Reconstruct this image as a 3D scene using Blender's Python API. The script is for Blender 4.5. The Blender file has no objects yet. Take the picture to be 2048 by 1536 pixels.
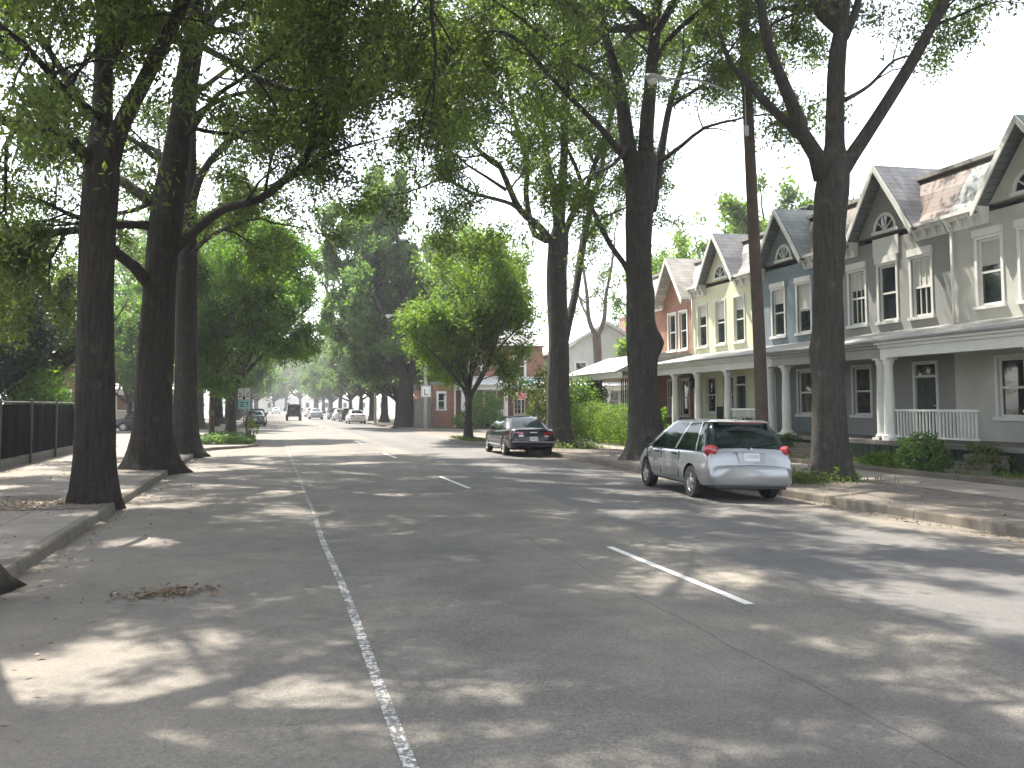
import bpy, math, random
import numpy as np
from math import sin, cos, pi, radians, atan, sqrt
from mathutils import Vector, Matrix

scene = bpy.context.scene
COL = scene.collection
H_CAM = 1.75
F_PX, PX, PY = 1810.0, 922.0, 691.0
PITCH = atan(121 / F_PX)
YAW = atan(381 / F_PX * cos(PITCH))
FW = np.array((sin(YAW) * cos(PITCH), cos(YAW) * cos(PITCH), sin(PITCH)))
RT = np.array((cos(YAW), -sin(YAW), 0.0))
UPV = np.array((-sin(YAW) * sin(PITCH), -cos(YAW) * sin(PITCH), cos(PITCH)))

def at(u, v, Y):
    """point of the street at distance Y up the road seen at photo position u, v"""
    d = FW + (u - PX) / F_PX * RT - (v - PY) / F_PX * UPV
    t = Y / d[1]
    return np.array((d[0] * t, Y, H_CAM + d[2] * t))

# ------------------------------------------------------------------ mesh builder
class MB:
    def __init__(s):
        s.v = []; s.f = []
    def add(s, verts, faces):
        n = len(s.v)
        s.v.extend([tuple(map(float, p)) for p in verts])
        s.f.extend([tuple(i + n for i in f) for f in faces])
        return s
    def quad(s, a, b, c, d):
        return s.add([a, b, c, d], [(0, 1, 2, 3)])
    def box(s, x0, x1, y0, y1, z0, z1):
        v = [(x0, y0, z0), (x1, y0, z0), (x1, y1, z0), (x0, y1, z0), (x0, y0, z1), (x1, y0, z1), (x1, y1, z1), (x0, y1, z1)]
        return s.add(v, [(3, 2, 1, 0), (4, 5, 6, 7), (0, 1, 5, 4), (1, 2, 6, 5), (2, 3, 7, 6), (3, 0, 4, 7)])
    def cbox(s, cx, cy, cz, sx, sy, sz):
        return s.box(cx - sx / 2, cx + sx / 2, cy - sy / 2, cy + sy / 2, cz - sz / 2, cz + sz / 2)
    def prism(s, poly, axis, a, b):
        """extrude a 2-D polygon along axis 'x','y','z' from a to b"""
        def p(q, t):
            return {'x': (t, q[0], q[1]), 'y': (q[0], t, q[1]), 'z': (q[0], q[1], t)}[axis]
        n = len(poly)
        v = [p(q, a) for q in poly] + [p(q, b) for q in poly]
        f = [tuple(range(n - 1, -1, -1)), tuple(range(n, 2 * n))]
        f += [(i, (i + 1) % n, n + (i + 1) % n, n + i) for i in range(n)]
        return s.add(v, f)
    def lathe(s, prof, cx=0, cy=0, n=16, axis='z', cz=0, cap=True):
        v = []; f = []
        for r, h in prof:
            for k in range(n):
                a = 2 * pi * k / n
                if axis == 'z': v.append((cx + r * cos(a), cy + r * sin(a), cz + h))
                elif axis == 'x': v.append((cx + h, cy + r * cos(a), cz + r * sin(a)))
                else: v.append((cx + r * cos(a), cy + h, cz + r * sin(a)))
        for i in range(len(prof) - 1):
            for k in range(n):
                f.append((i * n + k, i * n + (k + 1) % n, (i + 1) * n + (k + 1) % n, (i + 1) * n + k))
        if cap:
            f.append(tuple(range(n - 1, -1, -1))); m = (len(prof) - 1) * n
            f.append(tuple(range(m, m + n)))
        return s.add(v, f)
    def tube(s, pts, radii, n=6, mod=None, cap=True):
        pts = [np.array(p, float) for p in pts]
        m = len(pts); v = []; f = []
        t0 = pts[1] - pts[0]; t0 = t0 / (np.linalg.norm(t0) + 1e-9)
        ref = np.array((1.0, 0, 0)) if abs(t0[0]) < .8 else np.array((0, 1.0, 0))
        for i in range(m):
            t = pts[min(i + 1, m - 1)] - pts[max(i - 1, 0)]
            t = t / (np.linalg.norm(t) + 1e-9)
            ref = ref - t * np.dot(ref, t); ref = ref / (np.linalg.norm(ref) + 1e-9)
            b = np.cross(t, ref)
            for k in range(n):
                a = 2 * pi * k / n
                r = radii[i] * (mod(i, a, pts[i]) if mod else 1.0)
                v.append(pts[i] + (ref * cos(a) + b * sin(a)) * r)
        for i in range(m - 1):
            for k in range(n):
                f.append((i * n + k, i * n + (k + 1) % n, (i + 1) * n + (k + 1) % n, (i + 1) * n + k))
        if cap:
            f.append(tuple(range(n - 1, -1, -1))); q = (m - 1) * n; f.append(tuple(range(q, q + n)))
        return s.add(v, f)

def link(o, parent=None):
    COL.objects.link(o)
    if parent is not None: o.parent = parent
    return o

def build(name, mb, mat, parent=None, smooth=False, off=None, angle=None):
    """ONE mesh object; off = the parent's world position when the builder used world coordinates"""
    me = bpy.data.meshes.new(name)
    v = np.array(mb.v, float).reshape(-1, 3)
    if off is not None: v = v - np.array(off, float)
    me.from_pydata(v.tolist(), [], mb.f)
    me.update()
    mats = mat if isinstance(mat, (list, tuple)) else [mat]
    for m in mats: me.materials.append(m)
    if smooth or angle:
        me.polygons.foreach_set('use_smooth', [True] * len(me.polygons))
        if angle: me.set_sharp_from_angle(angle=radians(angle))
    return link(bpy.data.objects.new(name, me), parent)

def wpart(name, mb, mat, root, **k):
    return build(name, mb, mat, root, off=tuple(root.location), **k)

def thing(name, label, cat, loc=(0, 0, 0), rz=0, group=None):
    o = bpy.data.objects.new(name, None); o.empty_display_size = .3
    o.location = loc; o.rotation_euler = (0, 0, rz)
    COL.objects.link(o)
    tag(o, label, cat, group)
    return o

def tag(o, label=None, cat=None, group=None, kind=None):
    if label: o['label'] = label
    if cat: o['category'] = cat
    if group: o['group'] = group
    if kind: o['kind'] = kind
    return o

def struct(name, mb, mat, **k):
    return tag(build(name, mb, mat, **k), kind='structure')

def copy_tree(o, parent=None):
    c = o.copy(); COL.objects.link(c)
    if parent is not None: c.parent = parent
    for ch in list(o.children): copy_tree(ch, c)
    return c

# ------------------------------------------------------------------ materials
def new_mat(name):
    m = bpy.data.materials.new(name); m.use_nodes = True
    nt = m.node_tree; nt.nodes.clear()
    out = nt.nodes.new('ShaderNodeOutputMaterial')
    return m, nt, out

def N(nt, t, **props):
    n = nt.nodes.new('ShaderNode' + t)
    for k, v in props.items(): setattr(n, k, v)
    return n

def ramp(nt, src, stops):
    r = N(nt, 'ValToRGB')
    el = r.color_ramp.elements
    while len(el) < len(stops): el.new(.5)
    for e, (p, c) in zip(el, stops):
        e.position = p; e.color = (*c, 1) if len(c) == 3 else c
    nt.links.new(src, r.inputs[0])
    return r.outputs[0]

def mixc(nt, fac, a, b, mode='MIX'):
    m = N(nt, 'Mix', data_type='RGBA', blend_type=mode)
    for sock, val in ((m.inputs[0], fac), (m.inputs[6], a), (m.inputs[7], b)):
        if isinstance(val, bpy.types.NodeSocket): nt.links.new(val, sock)
        elif isinstance(val, (int, float)): sock.default_value = val
        else: sock.default_value = (*val, 1)
    return m.outputs[2]

def math_(nt, op, a, b=None, c=None):
    m = N(nt, 'Math', operation=op)
    for i, val in enumerate((a, b, c)):
        if val is None: continue
        if isinstance(val, bpy.types.NodeSocket): nt.links.new(val, m.inputs[i])
        else: m.inputs[i].default_value = val
    return m.outputs[0]

def noise(nt, scale, detail=4, rough=.6, vec=None, scl=None, coord='Object'):
    tc = N(nt, 'TexCoord'); n = N(nt, 'TexNoise')
    n.inputs['Scale'].default_value = scale; n.inputs['Detail'].default_value = detail; n.inputs['Roughness'].default_value = rough
    src = vec if vec is not None else tc.outputs[coord]
    if scl:
        mp = N(nt, 'Mapping'); mp.inputs['Scale'].default_value = scl
        nt.links.new(src, mp.inputs[0]); src = mp.outputs[0]
    nt.links.new(src, n.inputs['Vector'])
    return n.outputs[0]

def principled(nt, out, col, rough=.7, bump=None, bstr=.3, bdist=.02, metal=0, spec=.5, coat=0):
    p = N(nt, 'BsdfPrincipled')
    if isinstance(col, bpy.types.NodeSocket): nt.links.new(col, p.inputs['Base Color'])
    else: p.inputs['Base Color'].default_value = (*col, 1)
    if isinstance(rough, bpy.types.NodeSocket): nt.links.new(rough, p.inputs['Roughness'])
    else: p.inputs['Roughness'].default_value = rough
    p.inputs['Metallic'].default_value = metal
    p.inputs['Specular IOR Level'].default_value = spec
    p.inputs['Coat Weight'].default_value = coat
    p.inputs['Coat Roughness'].default_value = .05
    if bump is not None:
        b = N(nt, 'Bump'); b.inputs['Strength'].default_value = bstr; b.inputs['Distance'].default_value = bdist
        nt.links.new(bump, b.inputs['Height']); nt.links.new(b.outputs[0], p.inputs['Normal'])
    nt.links.new(p.outputs[0], out.inputs[0])
    return p

def mat_plain(name, c, rough=.6, var=.15, scale=3.0, metal=0, spec=.5, coat=0, bump=0.0, fine=None):
    """paint, metal, wood: a base colour with soft uneven wear"""
    m, nt, out = new_mat(name)
    n1 = noise(nt, scale, 5, .65)
    lo = tuple(x * (1 - var) for x in c); hi = tuple(min(1, x * (1 + var)) for x in c)
    col = ramp(nt, n1, [(.3, lo), (.7, hi)])
    b = noise(nt, fine or scale * 8, 3) if bump else None
    principled(nt, out, col, rough, b, bump, .01, metal, spec, coat)
    return m

def mat_glass(name, c=(.012, .015, .017), rough=.03, spec=.8):
    m, nt, out = new_mat(name)
    n1 = noise(nt, .8, 2)
    col = ramp(nt, n1, [(.35, c), (.7, tuple(x * 2.2 for x in c))])
    principled(nt, out, col, rough, noise(nt, 1.7, 1), .04, .02, 0, spec)
    return m

def mat_leaf(name, stops, transl=.45, rough=.5, objvar=.25):
    m, nt, out = new_mat(name)
    geo = N(nt, 'NewGeometry')
    oi = N(nt, 'ObjectInfo')
    clump = noise(nt, .55, 2)
    f = math_(nt, 'ADD', math_(nt, 'MULTIPLY', geo.outputs['Random Per Island'], .55), math_(nt, 'MULTIPLY', clump, .45))
    col = ramp(nt, f, stops)
    hs = N(nt, 'HueSaturation')
    hs.inputs['Hue'].default_value = .5
    nt.links.new(math_(nt, 'MULTIPLY_ADD', oi.outputs['Random'], objvar, 1 - objvar / 2), hs.inputs['Value'])
    nt.links.new(col, hs.inputs['Color'])
    p = N(nt, 'BsdfPrincipled'); p.inputs['Roughness'].default_value = rough; p.inputs['Specular IOR Level'].default_value = .35
    nt.links.new(hs.outputs[0], p.inputs['Base Color'])
    t = N(nt, 'BsdfTranslucent')
    tcol = mixc(nt, 1.0, hs.outputs[0], (1.5, 1.75, .7), 'MULTIPLY')
    nt.links.new(tcol, t.inputs['Color'])
    mx = N(nt, 'MixShader'); mx.inputs[0].default_value = transl
    nt.links.new(p.outputs[0], mx.inputs[1]); nt.links.new(t.outputs[0], mx.inputs[2])
    nt.links.new(mx.outputs[0], out.inputs[0])
    return m

def mat_bark(name, a, b, moss=0.0):
    m, nt, out = new_mat(name)
    n1 = noise(nt, 4.2, 7, .75, scl=(4, 4, .5)); n2 = noise(nt, 1.1, 3)
    col = ramp(nt, n1, [(.3, a), (.72, b)])
    if moss:
        col = mixc(nt, math_(nt, 'MULTIPLY', ramp(nt, n2, [(.45, (0, 0, 0)), (.75, (1, 1, 1))]), moss), col, (.07, .085, .045))
    lich = noise(nt, 2.4, 6, .7)
    col = mixc(nt, ramp(nt, lich, [(.56, (0, 0, 0)), (.74, (.55, .55, .55))]), col, tuple(min(1, c * 1.9) for c in b))
    principled(nt, out, col, .9, n1, 1.0, .09, spec=.2)
    return m

def axis_uv(nt):
    """(x+y, z) so that courses run level on walls facing either way"""
    tc = N(nt, 'TexCoord'); sp = N(nt, 'SeparateXYZ'); nt.links.new(tc.outputs['Object'], sp.inputs[0])
    cb = N(nt, 'CombineXYZ')
    nt.links.new(math_(nt, 'ADD', sp.outputs[0], sp.outputs[1]), cb.inputs[0]); nt.links.new(sp.outputs[2], cb.inputs[1])
    return cb.outputs[0]

def mat_brick(name, a, b, mortar, bw=.22, bh=.075, ms=.008, rough=.85, bstr=.4, offset=.5):
    m, nt, out = new_mat(name)
    br = N(nt, 'TexBrick'); br.offset = offset
    nt.links.new(axis_uv(nt), br.inputs['Vector'])
    br.inputs['Color1'].default_value = (*a, 1); br.inputs['Color2'].default_value = (*b, 1); br.inputs['Mortar'].default_value = (*mortar, 1)
    br.inputs['Scale'].default_value = 1; br.inputs['Mortar Size'].default_value = ms
    br.inputs['Brick Width'].default_value = bw; br.inputs['Row Height'].default_value = bh
    n2 = noise(nt, 1.5, 5)
    col = mixc(nt, .55, br.outputs[0], ramp(nt, n2, [(.25, (.5, .5, .5)), (.75, (1.25, 1.25, 1.25))]), 'MULTIPLY')
    principled(nt, out, col, rough, br.outputs[1], -bstr, .01)
    return m

M = {}
def asphalt():
    m, nt, out = new_mat('worn_asphalt')
    tc = N(nt, 'TexCoord'); sp = N(nt, 'SeparateXYZ'); nt.links.new(tc.outputs['Object'], sp.inputs[0])
    x = sp.outputs[0]
    big = noise(nt, .35, 5, .6); mid = noise(nt, 2.2, 5, .7); fine = noise(nt, 90, 2, .7)
    wob = noise(nt, .5, 3)
    col = ramp(nt, mid, [(.3, (.125, .118, .107)), (.7, (.18, .17, .155))])
    stain = ramp(nt, big, [(.35, (.74, .73, .74)), (.65, (1.16, 1.12, 1.05))])
    col = mixc(nt, 1, col, stain, 'MULTIPLY')
    spk = ramp(nt, fine, [(.3, (.55, .55, .55)), (.7, (1.45, 1.45, 1.45))])
    col = mixc(nt, .9, col, spk, 'MULTIPLY')
    agg = noise(nt, 28, 3, .8)
    col = mixc(nt, .8, col, ramp(nt, agg, [(.32, (.72, .72, .72)), (.68, (1.3, 1.29, 1.26))]), 'MULTIPLY')
    blot = noise(nt, .9, 6, .75)
    col = mixc(nt, .8, col, ramp(nt, blot, [(.3, (.8, .8, .82)), (.7, (1.18, 1.16, 1.12))]), 'MULTIPLY')
    tyre = math_(nt, 'SINE', math_(nt, 'MULTIPLY', x, 3.6))
    col = mixc(nt, math_(nt, 'MULTIPLY', math_(nt, 'MULTIPLY_ADD', tyre, .5, .5), .16), col, (.075, .073, .07))
    # newer, darker bluish strip along the right parking lane, sunlit tan painted in toward the left gutter
    e = math_(nt, 'ADD', x, math_(nt, 'MULTIPLY', wob, .35))
    strip = math_(nt, 'MULTIPLY', math_(nt, 'GREATER_THAN', e, 5.35), math_(nt, 'LESS_THAN', e, 9.2))
    col = mixc(nt, math_(nt, 'MULTIPLY', strip, .45), col, (.078, .08, .088))
    sun_tan = N(nt, 'MapRange'); sun_tan.inputs[1].default_value = 1.2; sun_tan.inputs[2].default_value = -2.6
    nt.links.new(x, sun_tan.inputs[0])
    col = mixc(nt, math_(nt, 'MULTIPLY', sun_tan.outputs[0], math_(nt, 'MULTIPLY', mid, .85)), col, (.20, .17, .135))
    d2 = N(nt, 'MapRange'); d2.inputs[1].default_value = 9.0; d2.inputs[2].default_value = 10.3
    nt.links.new(x, d2.inputs[0])
    col = mixc(nt, math_(nt, 'MULTIPLY', d2.outputs[0], math_(nt, 'MULTIPLY', mid, 1.1)), col, (.13, .105, .08))
    # lengthwise joints and cracks
    for cx, w, k in ((3.35, .011, .45), (7.75, .02, .45)):
        d = math_(nt, 'ABSOLUTE', math_(nt, 'SUBTRACT', math_(nt, 'ADD', x, math_(nt, 'MULTIPLY', wob, .28)), cx + .14))
        col = mixc(nt, math_(nt, 'MULTIPLY', math_(nt, 'LESS_THAN', d, w), k), col, (.045, .043, .04))
    v = N(nt, 'TexVoronoi', feature='DISTANCE_TO_EDGE'); v.inputs['Scale'].default_value = .33
    mp = N(nt, 'Mapping'); nt.links.new(tc.outputs['Object'], mp.inputs[0])
    wv = N(nt, 'VectorMath', operation='ADD'); nn = N(nt, 'TexNoise'); nn.inputs['Scale'].default_value = 1.3; nn.inputs['Detail'].default_value = 5
    nt.links.new(tc.outputs['Object'], nn.inputs['Vector']); nt.links.new(mp.outputs[0], wv.inputs[0]); nt.links.new(nn.outputs[1], wv.inputs[1])
    nt.links.new(wv.outputs[0], v.inputs['Vector'])
    ck = math_(nt, 'MULTIPLY', math_(nt, 'LESS_THAN', v.outputs[0], .0035), math_(nt, 'GREATER_THAN', big, .5))
    col = mixc(nt, math_(nt, 'MULTIPLY', ck, .22), col, (.05, .048, .045))
    principled(nt, out, col, .82, fine, .35, .006, spec=.35)
    return m
M['asphalt'] = asphalt()

def concrete(name, a, b, jx=1.5, jy=1.5, dirt=.5):
    m, nt, out = new_mat(name)
    tc = N(nt, 'TexCoord'); sp = N(nt, 'SeparateXYZ'); nt.links.new(tc.outputs['Object'], sp.inputs[0])
    n1 = noise(nt, 1.1, 6, .7); n2 = noise(nt, 40, 3)
    col = ramp(nt, n1, [(.3, a), (.7, b)])
    col = mixc(nt, .5, col, ramp(nt, n2, [(.3, (.75, .75, .75)), (.7, (1.2, 1.2, 1.2))]), 'MULTIPLY')
    for k, s in ((0, jx), (1, jy)):
        fr = math_(nt, 'FRACT', math_(nt, 'DIVIDE', sp.outputs[k], s))
        j = math_(nt, 'LESS_THAN', math_(nt, 'ABSOLUTE', math_(nt, 'SUBTRACT', fr, .5)), .012 / s * 1.0)
        col = mixc(nt, math_(nt, 'MULTIPLY', j, .75), col, tuple(x * .25 for x in a))
    n3 = noise(nt, .45, 4)
    col = mixc(nt, math_(nt, 'MULTIPLY', ramp(nt, n3, [(.45, (0, 0, 0)), (.7, (1, 1, 1))]), dirt), col, (.13, .105, .08))
    principled(nt, out, col, .9, n2, .3, .005, spec=.25)
    return m
M['sidewalk'] = concrete('sidewalk_concrete', (.20, .175, .15), (.29, .26, .225))
M['kerb'] = concrete('kerb_concrete', (.115, .10, .083), (.20, .18, .152), 50, 2.4, .8)
M['soil'] = mat_plain('bare_soil', (.118, .10, .082), .95, .35, 3.5, bump=.6)
M['lawn_soil'] = mat_plain('lawn_ground', (.085, .095, .04), .95, .45, 1.5, bump=.5)
M['yard'] = mat_plain('yard_ground', (.13, .12, .07), .95, .4, .8, bump=.5)
def paint_line(name='worn_line_paint', lo=.66):
    m, nt, out = new_mat(name)
    n1 = noise(nt, 26, 4, .75); n2 = noise(nt, 1.3, 3)
    a = ramp(nt, math_(nt, 'ADD', n1, math_(nt, 'MULTIPLY', n2, .35)), [(lo, (.15, .142, .13)), (lo + .12, (.60, .59, .56))])
    principled(nt, out, a, .75, spec=.3)
    return m
M['line'] = paint_line()
M['line_faint'] = paint_line('faded_line_paint', .70)
M['line_new'] = paint_line('lane_paint', .40)
M['bark_dark'] = mat_bark('dark_oak_bark', (.018, .0155, .013), (.066, .057, .047))
M['bark'] = mat_bark('grey_oak_bark', (.03, .0275, .025), (.105, .096, .086), .3)
M['bark_pale'] = mat_bark('pale_bark', (.10, .092, .08), (.22, .20, .175))
M['leaf_oak'] = mat_leaf('oak_leaves', [(.15, (.045, .064, .023)), (.5, (.078, .102, .033)), (.85, (.13, .155, .054))], .53)
M['leaf_oak2'] = mat_leaf('oak_leaves_pale', [(.15, (.053, .076, .026)), (.5, (.088, .118, .038)), (.85, (.14, .17, .056))], .53)
M['leaf_bright'] = mat_leaf('bright_leaves', [(.15, (.058, .104, .018)), (.5, (.094, .160, .027)), (.85, (.14, .22, .045))], .54)
M['leaf_lime'] = mat_leaf('lime_leaves', [(.15, (.07, .115, .022)), (.5, (.115, .172, .032)), (.85, (.17, .23, .05))], .52)
M['leaf_far'] = mat_leaf('far_leaves', [(.15, (.052, .09, .036)), (.5, (.088, .138, .052)), (.85, (.135, .19, .075))], .52, objvar=.4)
M['leaf_dark'] = mat_leaf('dark_evergreen_leaves', [(.15, (.010, .018, .008)), (.5, (.02, .034, .013)), (.85, (.045, .06, .022))], .2)
M['leaf_dry'] = mat_leaf('dry_leaves', [(.1, (.085, .056, .034)), (.5, (.15, .10, .06)), (.9, (.24, .18, .11))], .15)
M['grass'] = mat_leaf('grass_blades', [(.1, (.05, .085, .018)), (.6, (.10, .145, .03)), (.9, (.19, .18, .07))], .35)
M['white'] = mat_plain('white_paint', (.74, .74, .70), .55, .06, 2.0)
M['offwhite'] = mat_plain('aged_white_paint', (.60, .60, .56), .6, .10, 1.5)
M['greyp'] = mat_plain('grey_stucco', (.25, .25, .235), .85, .10, 1.2, bump=.3)
M['greyp_dark'] = mat_plain('grey_trim', (.30, .29, .26), .7, .10, 2)
M['blue'] = mat_plain('slate_blue_paint', (.155, .195, .21), .75, .10, 1.2, bump=.2)
M['yellow'] = mat_plain('pale_yellow_paint', (.62, .61, .42), .75, .08, 1.2, bump=.2)
M['cream'] = mat_plain('cream_paint', (.50, .49, .44), .75, .10, 1.2, bump=.2)
M['brick'] = mat_brick('red_brick', (.33, .13, .075), (.24, .09, .055), (.34, .28, .22))
M['brick_pink'] = mat_brick('faded_pink_brick', (.30, .15, .115), (.22, .11, .09), (.28, .24, .21))
M['slate'] = mat_brick('grey_slate', (.15, .15, .16), (.22, .215, .22), (.07, .07, .07), .30, .17, .008, .6, .8)
M['slate_rust'] = mat_brick('rusty_brown_slate', (.165, .115, .09), (.125, .10, .088), (.06, .05, .045), .28, .17, .008, .7, .8)
M['slate_pale'] = mat_brick('pale_weathered_shingle', (.42, .40, .36), (.33, .315, .29), (.18, .17, .16), .30, .16, .006, .75, .6)
M['slate_green'] = mat_brick('greenish_slate', (.20, .22, .205), (.15, .165, .16), (.07, .075, .07), .3, .17, .008, .65, .8)
M['tin'] = mat_plain('dull_tin_roof', (.24, .235, .225), .5, .18, 1.0, metal=.2)
M['tin_white'] = mat_plain('white_tin_roof', (.62, .62, .60), .5, .08, 1.0)
M['green_dark'] = mat_plain('dark_green_paint', (.022, .042, .032), .6, .2, 3)
M['black_iron'] = mat_plain('black_iron', (.015, .015, .016), .45, .2, 5, metal=.4)
M['dark_wood'] = mat_plain('creosote_wood', (.085, .06, .046), .85, .3, 2.5, bump=.7)
M['grey_wood'] = mat_plain('weathered_grey_wood', (.16, .15, .135), .9, .25, 2.5, bump=.5)
M['galv'] = mat_plain('galvanised_steel', (.42, .42, .41), .42, .12, 6, metal=.6)
M['concrete_pole'] = mat_plain('pale_concrete', (.42, .40, .34), .8, .12, 4, bump=.3)
M['glass'] = mat_glass('window_glass')
M['glass_car'] = mat_glass('car_glass', (.004, .008, .007), .03, .22)
M['rubber'] = mat_plain('tyre_rubber', (.018, .018, .018), .8, .2, 10)
M['blackplastic'] = mat_plain('black_plastic', (.016, .016, .017), .55, .15, 8)
M['alloy'] = mat_plain('alloy_rim', (.50, .50, .51), .3, .08, 8, metal=.85)
M['silver'] = mat_plain('silver_car_paint', (.29, .30, .31), .32, .03, .7, metal=.6, coat=.8)
M['black_paint'] = mat_plain('black_car_paint', (.006, .0065, .010), .25, .1, .7, spec=.35, coat=.45)
M['white_paint_car'] = mat_plain('white_car_paint', (.72, .72, .72), .3, .03, .7, coat=.8)
M['grey_paint_car'] = mat_plain('grey_car_paint', (.30, .30, .33), .3, .05, .7, metal=.4, coat=.8)
M['green_paint_car'] = mat_plain('dark_green_car_paint', (.018, .05, .048), .28, .1, .7, coat=.9)
M['lamp_red'] = mat_plain('red_tail_lamp', (.30, .018, .028), .18, .15, 8, coat=1)
M['lamp_clear'] = mat_plain('clear_lamp', (.62, .62, .62), .15, .1, 8, coat=1)
M['plate'] = mat_plain('number_plate', (.62, .63, .64), .5, .08, 9)
M['sign_white'] = mat_plain('white_sign_sheet', (.78, .79, .77), .45, .05, 3)
M['sign_cyan'] = mat_plain('pale_cyan_sign_sheet', (.34, .66, .66), .45, .06, 3)
M['sign_black'] = mat_plain('black_sign_print', (.02, .02, .02), .5, .1, 3)
M['sign_red'] = mat_plain('faded_red_sign_sheet', (.55, .13, .15), .45, .10, 3)
M['sign_teal'] = mat_plain('teal_sign_sheet', (.07, .30, .29), .45, .10, 3)
M['post_dark'] = mat_plain('weathered_steel_post', (.10, .10, .10), .6, .2, 5, metal=.3)
M['screen'] = mat_plain('black_privacy_screen', (.007, .0075, .009), .95, .25, 1.5, spec=.1)
M['lamp_shell'] = mat_plain('grey_lamp_shell', (.45, .45, .43), .45, .08, 6)
M['lamp_lens'] = mat_plain('frosted_lamp_lens', (.70, .69, .62), .3, .05, 6)
# ------------------------------------------------------------------ trees
def unit(v):
    v = np.asarray(v, float); return v / (np.linalg.norm(v) + 1e-9)

def perp(d, rng):
    r = rng.normal(size=3); r = r - d * np.dot(r, d); return unit(r)

def resample(pts, rad, step):
    """smooth Catmull-Rom resampling of a limb"""
    P = [np.array(p, float) for p in pts]; R = list(rad)
    op, orr = [], []
    for i in range(len(P) - 1):
        p0 = P[max(i - 1, 0)]; p1 = P[i]; p2 = P[i + 1]; p3 = P[min(i + 2, len(P) - 1)]
        n = max(1, int(np.linalg.norm(p2 - p1) / step))
        for k in range(n):
            t = k / n
            op.append(.5 * ((2 * p1) + (p2 - p0) * t + (2 * p0 - 5 * p1 + 4 * p2 - p3) * t * t + (3 * p1 - p0 - 3 * p2 + p3) * t ** 3))
            orr.append(R[i] * (1 - t) + R[i + 1] * t)
    op.append(P[-1]); orr.append(R[-1])
    return op, orr

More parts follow.
